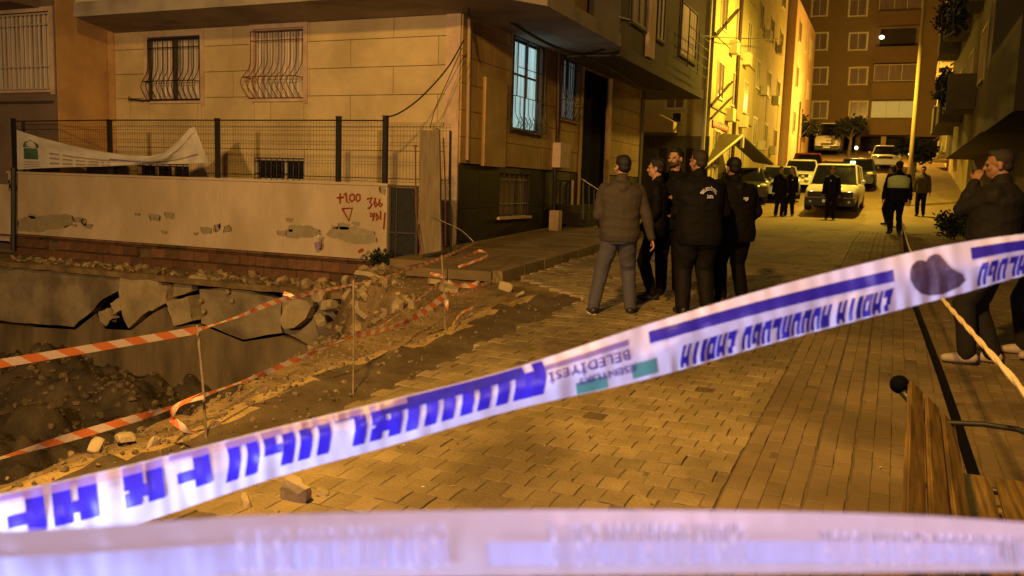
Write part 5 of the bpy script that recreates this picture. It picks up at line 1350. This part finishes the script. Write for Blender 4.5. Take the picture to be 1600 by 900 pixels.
def lightbar(root, Hh, w2, L_, yft, yrt):
    for k in (1, -1):
        bm = NB(); ball(bm, (k*w2*.70, -L_/2+.015, .70), (.085, .035, .055), 10); obj('lit_lamp', bm, 'lamp_white', root, local=True, smooth=True)
        bm = NB(); ball(bm, (k*w2*.72, -L_/2-.055, .36), (.06, .03, .05), 10); obj('fog_lamp', bm, 'lens', root, local=True, smooth=True)
    bm = NB(); box(bm, -w2*.6, w2*.6, yft+.25, yft+.5, Hh+.003, Hh+.10); bmesh.ops.bevel(bm, geom=bm.edges[:], offset=.03, segments=2); obj('light_bar', bm, 'plastic_black', root, local=True)
    bm = NB(); box(bm, w2*.50, w2*.68, yft+.24, yft+.51, Hh+.02, Hh+.12); obj('beacon', bm, 'green_lamp', root, local=True)
    bm = NB(); box(bm, -w2*.84, w2*.84, -L_/2-.04, -L_/2+.2, .53, .74); obj('dark_nose', bm, 'plastic_black', root, local=True)
p = gnd(1297, 340)
car((p.x, p.y+2.3, G(p.y+2.3)), R(-2), 'paint_white', 'white patrol van facing the camera with a green roof beacon', 'van', 4.3, 1.95, 1.86, None, lightbar, 'patrol_van')
def place(px, py, dy=2.1): q = gnd(px, py); return (q.x, q.y+dy, G(q.y+dy))
car(place(1206, 318), R(8), 'paint_silver', 'silver car with its nose behind the pair of dark figures', 'car')
car(place(1243, 302), R(4), 'paint_white', 'small white car parked left of the patrol van')
c_ = V(place(1254, 286)); car(c_, R(4), 'paint_red', 'dark red car parked behind the small white car', 'car')
c_ = at(1293, 262, 70); c_.z = G(c_.y); car(c_, R(0), 'paint_white', 'white minibus parked up the slope behind the patrol van', 'van', 5.4, 1.95, 2.4, None, None, 'minibus')
c_ = V(place(1382, 268)); car(c_, R(0), 'paint_white', 'pale car parked up the slope beside the lamp post', 'car')
c_ = V(place(1335, 300)); car(c_, R(0), 'paint_dark', 'dark car parked behind the right side of the patrol van', 'car')
c_ = V(place(1150, 322)); car(c_, R(12), 'paint_dark', 'dark car under the canopy behind the capped officer', 'car')

# ------------------------------------------------------------------ street buildings behind
def facade_windows(b, f, cols, rows, wdt, hgt, pane='glass', fr='pale_frame', skip=(), mull=(.5,)):
    for i, u in enumerate(cols):
        for j, v in enumerate(rows):
            if (i, j) in skip: continue
            window(b, f, (u-wdt/2, u+wdt/2, v, v+hgt), pane, fr, mull, deep=-.004, sill=True, trim=fr)
# left second building (yellow): end wall at Y=36 and street wall at X=-7
XB, YB = -7.0, 35.5
yb = thing('yellow_apartment_block', (-12, 45, 1), 'tall yellow lit apartment block on the left beyond the side street', 'building')
bm = NB(); box(bm, -24, XB, YB, 46.5, .5, 17); obj('wall', bm, 'yellow_wall', yb)
FE = Fr((0, YB, 0), (1, 0, 0), (0, -1, 0)); FSt = Fr((XB, 0, 0), (0, 1, 0), (1, 0, 0))
def ue(px, py): q = onY(px, py, YB); return q.x, q.z
def uw(px, py): q = onX(px, py, XB); return q.y, q.z
r = rect(ue, 1041, 1070, 147, 170); window(yb, FE, r, 'glass_brown', 'pale_frame', (.5,), deep=-.01, trim='pale_frame')
r = rect(ue, 1050, 1066, 175, 192); window(yb, FE, r, 'glass', 'pale_frame', (), deep=-.01)
facade_windows(yb, FE, (-11.5, -9.3), (8.6, 11.6), 1.1, 1.3)
z1 = ue(1060, 205)[1]; bm = NB(); wb(bm, FE, -14, XB+.05, .8, z1-.2, .01, .12); obj('garage_front', bm, 'canopy', yb)
bm = NB(); a_ = [(-10.6, z1+.55), (-9.7, z1+.7), (-8.8, z1+.6), (-8.2, z1+.3), (-8.2, z1-.1), (-11.4, z1-.1), (-11.4, z1+.2)]; prism(bm, FE, a_, .13, 1.1); obj('awning', bm, 'ochre_wall', yb)
for x0_, x1_ in ((1030, 1042), (1050, 1062), (1072, 1084)):
    r = rect(ue, x0_, x1_, 232, 300); bm = NB(); wb(bm, FE, *r, .125, .16); obj('shutter', bm, 'right_dark', yb)
for px_ in (1104, 1152):
    bm = NB(); q0, q1 = onX(px_+8, 0, XB+.1), onX(px_-6, 215, XB+.1)
    yv = (q0.y+q1.y)/2; tube(bm, [V((XB+.1, yv, 2.6)), V((XB+.1, yv, 16))], .08, 8); obj('rain_pipe', bm, 'pale_frame' if px_ == 1104 else 'brown_pipe', yb)
cols = (37.2, 40.6, 44.0); rows = (2.9, 5.7, 8.5, 11.4)
facade_windows(yb, FSt, cols, rows, 1.3, 1.45, 'glass_brown', 'pale_frame')
for u in (38.8, 42.4):
    for v in (4.9, 7.8):
        bm = NB(); wb(bm, FSt, u, u+.8, v, v+.55, .01, .35); obj('air_conditioner', bm, 'pale_frame', yb)
for v in (5.2, 8.0, 10.9):
    bm = NB(); wb(bm, FSt, 35.52, 46.4, v, v+.12, .004, .06); obj('floor_band', bm, 'yellow_wall_b', yb)
r = rect(uw, 1112, 1137, 192, 202); bm = NB(); sg = thing('red_street_sign', FSt.p((r[0]+r[1])/2, r[2], .1), 'small red sign plate high on the yellow block above the canopy', 'sign')
wb(bm, FSt, r[0], r[1], r[2], r[3], .02, .06); obj('plate', bm, 'paint_red', sg)
for k in range(6):
    u = r[0]+(r[1]-r[0])*(.1+.14*k); bm = NB(); wb(bm, FSt, u, u+(r[1]-r[0])*.08, r[2]+.08, r[3]-.08, .061, .066); obj('pale_stroke', bm, 'pale_frame', sg)
# dark bars put in for the diagonal shadows on its street wall
for (a1, b1), (a2, b2) in (((1118, 58), (1156, 14)), ((1112, 165), (1144, 128)), ((1112, 185), (1144, 152))):
    bm = NB(); q1, q2 = onX(a1, b1, XB+.12), onX(a2, b2, XB+.12); tube(bm, [q1, q2], .05, 6); obj('wall_shadow_bar', bm, 'brown_pipe', yb)
# canopies
cn = thing('pitched_canopy', (-6, 37, 2.6), 'pitched dark metal canopy over the entrance of the yellow block', 'canopy')
pa, pb, pc, pd = at(1160, 212, 36), at(1100, 262, 34.5), at(1208, 256, 38.5), at(1158, 250, 36)
bm = NB()
def slab3(bm, a, b, c, d, t):
    n = (V(b)-V(a)).cross(V(d)-V(a)).normalized()*t; P = [V(a), V(b), V(c), V(d)]; hexa(bm, P+[q+n for q in P])
back_ = V((-.9, .6, .15))
slab3(bm, pa, pb, pb+back_, pa+back_, .08); obj('left_roof_sheet', bm, 'canopy', cn)
bm = NB(); slab3(bm, pa, pa+back_, pc+back_, pc, .08); obj('right_roof_sheet', bm, 'canopy', cn)
bm = NB(); tube(bm, [pa, pb], .06, 5); obj('left_verge', bm, 'pale_frame', cn); bm = NB(); tube(bm, [pa, pc], .04, 5); obj('right_verge', bm, 'canopy', cn)
bm = NB(); tube(bm, [pa, pa+V((0, 0, -.5))], .09, 5); obj('gable_post', bm, 'pale_frame', cn)
for px_, dd in ((1112, 35), (1120, 35.5), (1186, 38)):
    g2 = at(px_, 262, dd); bm = NB(); tube(bm, [g2, V((g2.x, g2.y, G(g2.y)))], .05, 6); obj('canopy_post', bm, 'pale_frame', cn)
# third building, orange lit
ob = thing('orange_apartment_block', (-12, 55, 2), 'orange lit apartment block behind the yellow one on the left', 'building')
bm = NB(); box(bm, -24, -7.15, 46.55, 60, 1, 16.5); obj('wall', bm, 'yellow_wall_b', ob); bm = NB(); box(bm, -24, -6.6, 60.05, 74, 1, 14.5); obj('far_wing', bm, 'orange_wall', ob)
F3 = Fr((-7.15, 0, 0), (0, 1, 0), (1, 0, 0)); facade_windows(ob, F3, (48.6, 53, 57.4), (4.4, 7.4, 10.4, 13.3), 1.3, 1.4, 'glass_brown')
F4 = Fr((-6.6, 0, 0), (0, 1, 0), (1, 0, 0)); facade_windows(ob, F4, (62.5, 66.5, 70.5), (6.0, 9.0, 12.0), 1.3, 1.4, 'glass_brown')
for u in (50, 55.2):
    for v in (4.2, 7.2, 10.2):
        bm = NB(); wb(bm, F3, u, u+.8, v, v+.5, .01, .35); obj('air_conditioner', bm, 'pale_frame', ob)
# far building closing the street
fb = thing('red_brick_block', (-2, 82, 5), 'red brown apartment block closing the far end of the street', 'building')
YFAR = 79.0; F5 = Fr((0, YFAR, 0), (1, 0, 0), (0, -1, 0))
def uf(px, py): q = onY(px, py, YFAR); return q.x, q.z
xa, xb = uf(1240, 100)[0]-4, uf(1475, 100)[0]; zb5 = uf(1340, 213)[1]
bm = NB(); box(bm, xa, xb, YFAR, 92, zb5, 26); obj('wall', bm, 'far_brick', fb)
bm = NB(); box(bm, xa, xb, YFAR+1.2, 91, 3, zb5-.003); obj('recessed_ground_floor', bm, 'right_dark', fb)
for px_ in (1262, 1300, 1340, 1380, 1425): 
    u = uf(px_, 225)[0]; bm = NB(); box(bm, u-.2, u+.2, YFAR+.1, YFAR+.5, 3, zb5-.003); obj('column', bm, 'ochre_wall', fb)
xc0, xc1 = uf(1366, 100)[0], uf(1434, 100)[0]
for k, (y0_, y1_) in enumerate(((20, 42), (75, 100), (130, 157), (187, 212))):
    v0_, v1_ = uf(1400, y1_)[1], uf(1400, y0_)[1]; bm = NB(); wb(bm, F5, xc0, xc1, v0_, v1_, .01, .9); obj('balcony_parapet', bm, 'far_red' if k < 2 else 'far_brick', fb)
for k, (y0_, y1_) in enumerate(((-12, 18), (45, 73), (102, 128), (159, 185))):
    v0_, v1_ = uf(1400, y1_)[1], uf(1400, y0_)[1]; f_ = Fr((0, YFAR-.55, 0), (1, 0, 0), (0, -1, 0))
    if k == 1:
        bm = NB(); wb(bm, F5, xc0+.3, xc1-.3, v0_, v1_, .004, .05); obj('dark_balcony_opening', bm, 'right_dark', fb)
    else: window(fb, f_, (xc0+.05, xc1-.05, v0_, v1_), 'glass_brown' if k != 3 else 'warm_window', 'pale_frame', (.36, .66), deep=-.0, sill=False)
for px_, wd_ in ((1281, 23), (1341, 27)):
    for yc in (12, 65, 119, 172):
        r = rect(uf, px_-wd_/2+(.0), px_+wd_/2, yc-13, yc+13); window(fb, F5, r, 'glass_brown', 'pale_frame', (.5,), deep=-.01, sill=True, trim='pale_frame')
r = (uf(1378, 62)[0], uf(1378, 62)[1])
bm = NB(); ball(bm, V((r[0], YFAR-1.2, r[1])), (.2, .14, .15), 12); lw = single('balcony_lamp', bm, 'lamp_glow', 'small glowing lamp left of the dark balcony on the far block', 'lamp', smooth=True)
# right side buildings
rb = thing('dark_apartment_block', (8, 30, 1), 'dark unlit apartment block with overhanging floors at the right edge', 'building')
XR = 3.1; F6 = Fr((XR, 0, 0), (0, 1, 0), (-1, 0, 0))
bm = NB(); box(bm, XR, 14, 17.5, 43.6, .5, 16); obj('wall', bm, 'right_dark', rb)
bm = poly_prism(NB(), [(XR+.1, 24), (1.95, 24.8), (1.95, 42.8), (XR+.1, 43.4)], 3.55, 16); obj('overhanging_floors', bm, 'right_wall', rb)
bm = poly_prism(NB(), [(XR+.1, 18), (1.9, 18.5), (1.9, 24.4), (XR+.1, 24.7)], 3.45, 5.2); obj('near_balcony', bm, 'right_dark', rb)
F7 = Fr((1.95, 0, 0), (0, 1, 0), (-1, 0, 0))
facade_windows(rb, F7, (27.0, 31.5, 36.0, 40.5), (5.0, 8.0, 11.0), 1.5, 1.4, 'glass', 'ochre_wall')
for u in (28.4, 33.4, 38.2):
    for v in (4.4, 7.4, 10.4): bm = NB(); wb(bm, F7, u, u+1.9, v, v+1.0, .01, .75); obj('balcony', bm, 'right_wall', rb)
for k in range(3):
    bm = NB(); wb(bm, F6, 19+k*3.0, 21.4+k*3.0, G(20), 3.1, .004, .06); obj('shop_shutter', bm, 'right_wall', rb)
for k, (u, v, lb) in enumerate(((29.2, 5.5, 'straggly plant hanging off the lowest near balcony of the dark block'), (34.2, 8.5, 'straggly plant hanging off a higher balcony of the dark block'), (26.0, 7.0, 'drooping creeper on the near corner of the dark block'))):
    q = F7.p(u, v, .7); rt_ = thing('hanging_plant', q, lb, 'plant'); bm = NB(); random.seed(k)
    for i in range(9): tube(bm, [q+V((0, random.uniform(-.5, .5), 0)), q+V((-.2, random.uniform(-.6, .6), -.4)), q+V((-.15, random.uniform(-.7, .7), -random.uniform(.7, 1.5)))], [.02, .015, .006], 5)
    obj('stems', bm, 'bark', rt_); bm = NB(); leaves(bm, q+V((-.1, 0, -.4)), .7, 380, .16, k+50, (.5, 1, 1.1)); obj('leaves', bm, 'leaf', rt_)
r2 = thing('yellow_lit_block', (8, 55, 2), 'block with yellow lit balconies on the right near the lamp post', 'building')
bm = NB(); box(bm, 2.95, 14, 44, 76, 1, 18); obj('wall', bm, 'yellow_wall_b', r2)
F8 = Fr((2.95, 0, 0), (0, 1, 0), (-1, 0, 0)); facade_windows(r2, F8, (46.5, 52, 58, 64, 70), (4.6, 7.6, 10.6, 13.6), 1.4, 1.4, 'glass_brown')
for u in (48, 53.5, 60, 66):
    for v in (4.1, 7.1, 10.1, 13.1):
        bm = NB(); wb(bm, F8, u, u+2.4, v, v+.14, .01, .9); obj('balcony_slab', bm, 'pale_frame', r2)
        bm = NB(); wb(bm, F8, u, u+2.4, v+.143, v+.95, .8, .86); obj('balcony_rail', bm, 'yellow_wall', r2)
        bm = NB(); tube(bm, [F8.p(u+.3, v+2.2, .01), F8.p(u+.5, v+1.6, .8)], .03, 5); obj('awning_arm', bm, 'brown_pipe', r2)

# lamp post and other poles
p = gnd(1402, 300); p = V((.55, 40, G(40)))
lp = thing('street_lamp', p, 'tall lamp post rising out of frame behind the green vest officer', 'street lamp')
bm = NB(); tube(bm, [p, p+V((0, 0, 2.5)), p+V((0, 0, 11))], [.115, .09, .06], 12); obj('pole', bm, 'ochre_wall', lp, smooth=True)
bm = NB(); tube(bm, [p+V((0, 0, 10.9)), p+V((-.6, -.3, 11.3)), p+V((-1.8, -1, 11.4))], .05, 8); obj('arm', bm, 'pale_frame', lp)
bm = NB(); ball(bm, p+V((-2.1, -1.15, 11.38)), (.38, .2, .09), 12); obj('lamp_head', bm, 'steel', lp, smooth=True)
for top, bot, D_, lb in (((1229, 145), (1222, 262), 52, 'left one of two thin pale poles before the orange block'), ((1249, 160), (1245, 240), 56, 'right one of two thin pale poles before the orange block')):
    a_, b_ = at(*top, D_), at(*bot, D_); bm = NB(); tube(bm, [V((b_.x, b_.y, G(b_.y))), V((b_.x, b_.y, a_.z))], .06, 6); single('thin_pole', bm, 'pale_frame', lb, 'pole', 'thin pale poles')

# trees and bushes
def tree(loc, h, rad, n, lb, sq=(1, 1, .8), s=.35, seed=1, m='leaf_far'):
    root = thing('tree', loc, lb, 'tree', 'trees and bushes'); loc = V(loc); random.seed(seed)
    bm = NB(); tube(bm, [loc, loc+V((.1, 0, h*.4)), loc+V((0, .1, h*.8))], [.14, .1, .05], 7)
    for k in range(4):
        a_ = k*1.7; q = loc+V((0, 0, h*.45)); tube(bm, [q, q+V((math.cos(a_)*rad*.5, math.sin(a_)*rad*.5, h*.3))], [.06, .02], 5)
    obj('trunk', bm, 'bark', root); bm = NB()
    for k in range(6):
        leaves(bm, loc+V((random.uniform(-.6, .6)*rad*sq[0], random.uniform(-.5, .5)*rad, h*.8+random.uniform(-.35, .4)*rad)), rad*.62, n//6, s, seed*9+k, sq)
    obj('crown', bm, m, root)
for k, (px_, yy_, D_, h_, r_, lb) in enumerate(((1246, 255, 64, 3.4, 1.5, 'dark tree left of the minibus before the orange block'), (1325, 250, 66, 3.0, 1.5, 'dark low tree right of the minibus'), 
                                           (1426, 258, 45, 2.4, 1.1, 'leafy yellow lit bush right of the lamp post'))):
    q = at(px_, yy_, D_); tree((q.x, q.y, G(q.y)), h_, r_, 1500, lb, seed=k+2, s=.3)
for k, (X_, Y_, r_, lb) in enumerate(((1.75, 21.5, .55, 'low bush with pale leaves right of the olive topped person'), (2.0, 19.5, .6, 'bush between the officers and the smoking man'), (2.3, 23.8, .75, 'taller bush against the dark block'), (1.35, 23.5, .45, 'small bush nearest the olive topped person'))):
    root = thing('bush', (X_, Y_, G(Y_)), lb, 'bush', 'trees and bushes'); bm = NB()
    for i in range(5): tube(bm, [V((X_, Y_, G(Y_))), V((X_+random.uniform(-.3, .3), Y_+random.uniform(-.3, .3), G(Y_)+r_*1.4))], [.02, .008], 5)
    obj('stems', bm, 'bark', root); bm = NB()
    for i in range(4): leaves(bm, (X_+random.uniform(-.25, .25), Y_+random.uniform(-.3, .3), G(Y_)+r_*.8), r_*.75, 260, .10, k*7+i, (1, 1, 1.2))
    obj('foliage', bm, 'leaf', root)
for px_, py_, D_, lb in ((1338, 231, 66, 'small bright garden lamp among the dark trees left of the lamp post'), (1422, 241, 46, 'small bright lamp in the bush right of the lamp post')):
    q = at(px_, py_, D_); rt_ = thing('garden_lamp', (q.x, q.y, G(q.y)), lb, 'lamp', 'small lamps at the far end'); bm = NB(); ball(bm, q, .13 if D_ > 50 else .09, 10); obj('globe', bm, 'lamp_white', rt_, smooth=True)
    bm = NB(); tube(bm, [V((q.x, q.y, G(q.y))), q-V((0, 0, .1))], .04, 6); obj('post', bm, 'bark', rt_)

# overhead cables
def cable(pts, r, lb, m='plastic_black', n=10):
    bm = NB(); tube(bm, smoothpts(pts, n), r, 6); single('cable', bm, m, lb, 'cable', 'overhead cables')
cable([(725, 62, 15.0), (700, 105, 15.0), (660, 150, 14.7), (625, 176, 14.5), (603, 183, 14.3)], .013, 'cable curving from the house corner down to the fence post')
cable([(722, 75, 15.0), (700, 125, 15.0), (680, 170, 14.8), (672, 200, 14.2)], .007, 'thin cable from the house corner down to the weathered board')
cable([(750, -30, 15.5), (775, 14, 15.8), (810, 42, 16.4), (860, 70, 17.5), (905, 84, 18.6), (940, 78, 18.9), (965, 64, 19)], .03, 'thick black cable sagging under the balcony above the lit window')
cable([(965, 26, 19.2), (1010, 38, 22), (1060, 50, 26), (1110, 57, 32), (1160, 60, 36), (1222, 62, 44)], .022, 'cable crossing from the balcony toward the yellow block')
cable([(905, 84, 18.6), (960, 110, 21), (1000, 135, 24), (1040, 141, 26), (1085, 138, 28)], .025, 'black cable running along under the bay of the corner house')
cable([(728, -10, 15), (735, 30, 15), (738, 55, 15), (742, 66, 15)], .016, 'bundle of cables at the top of the house corner')
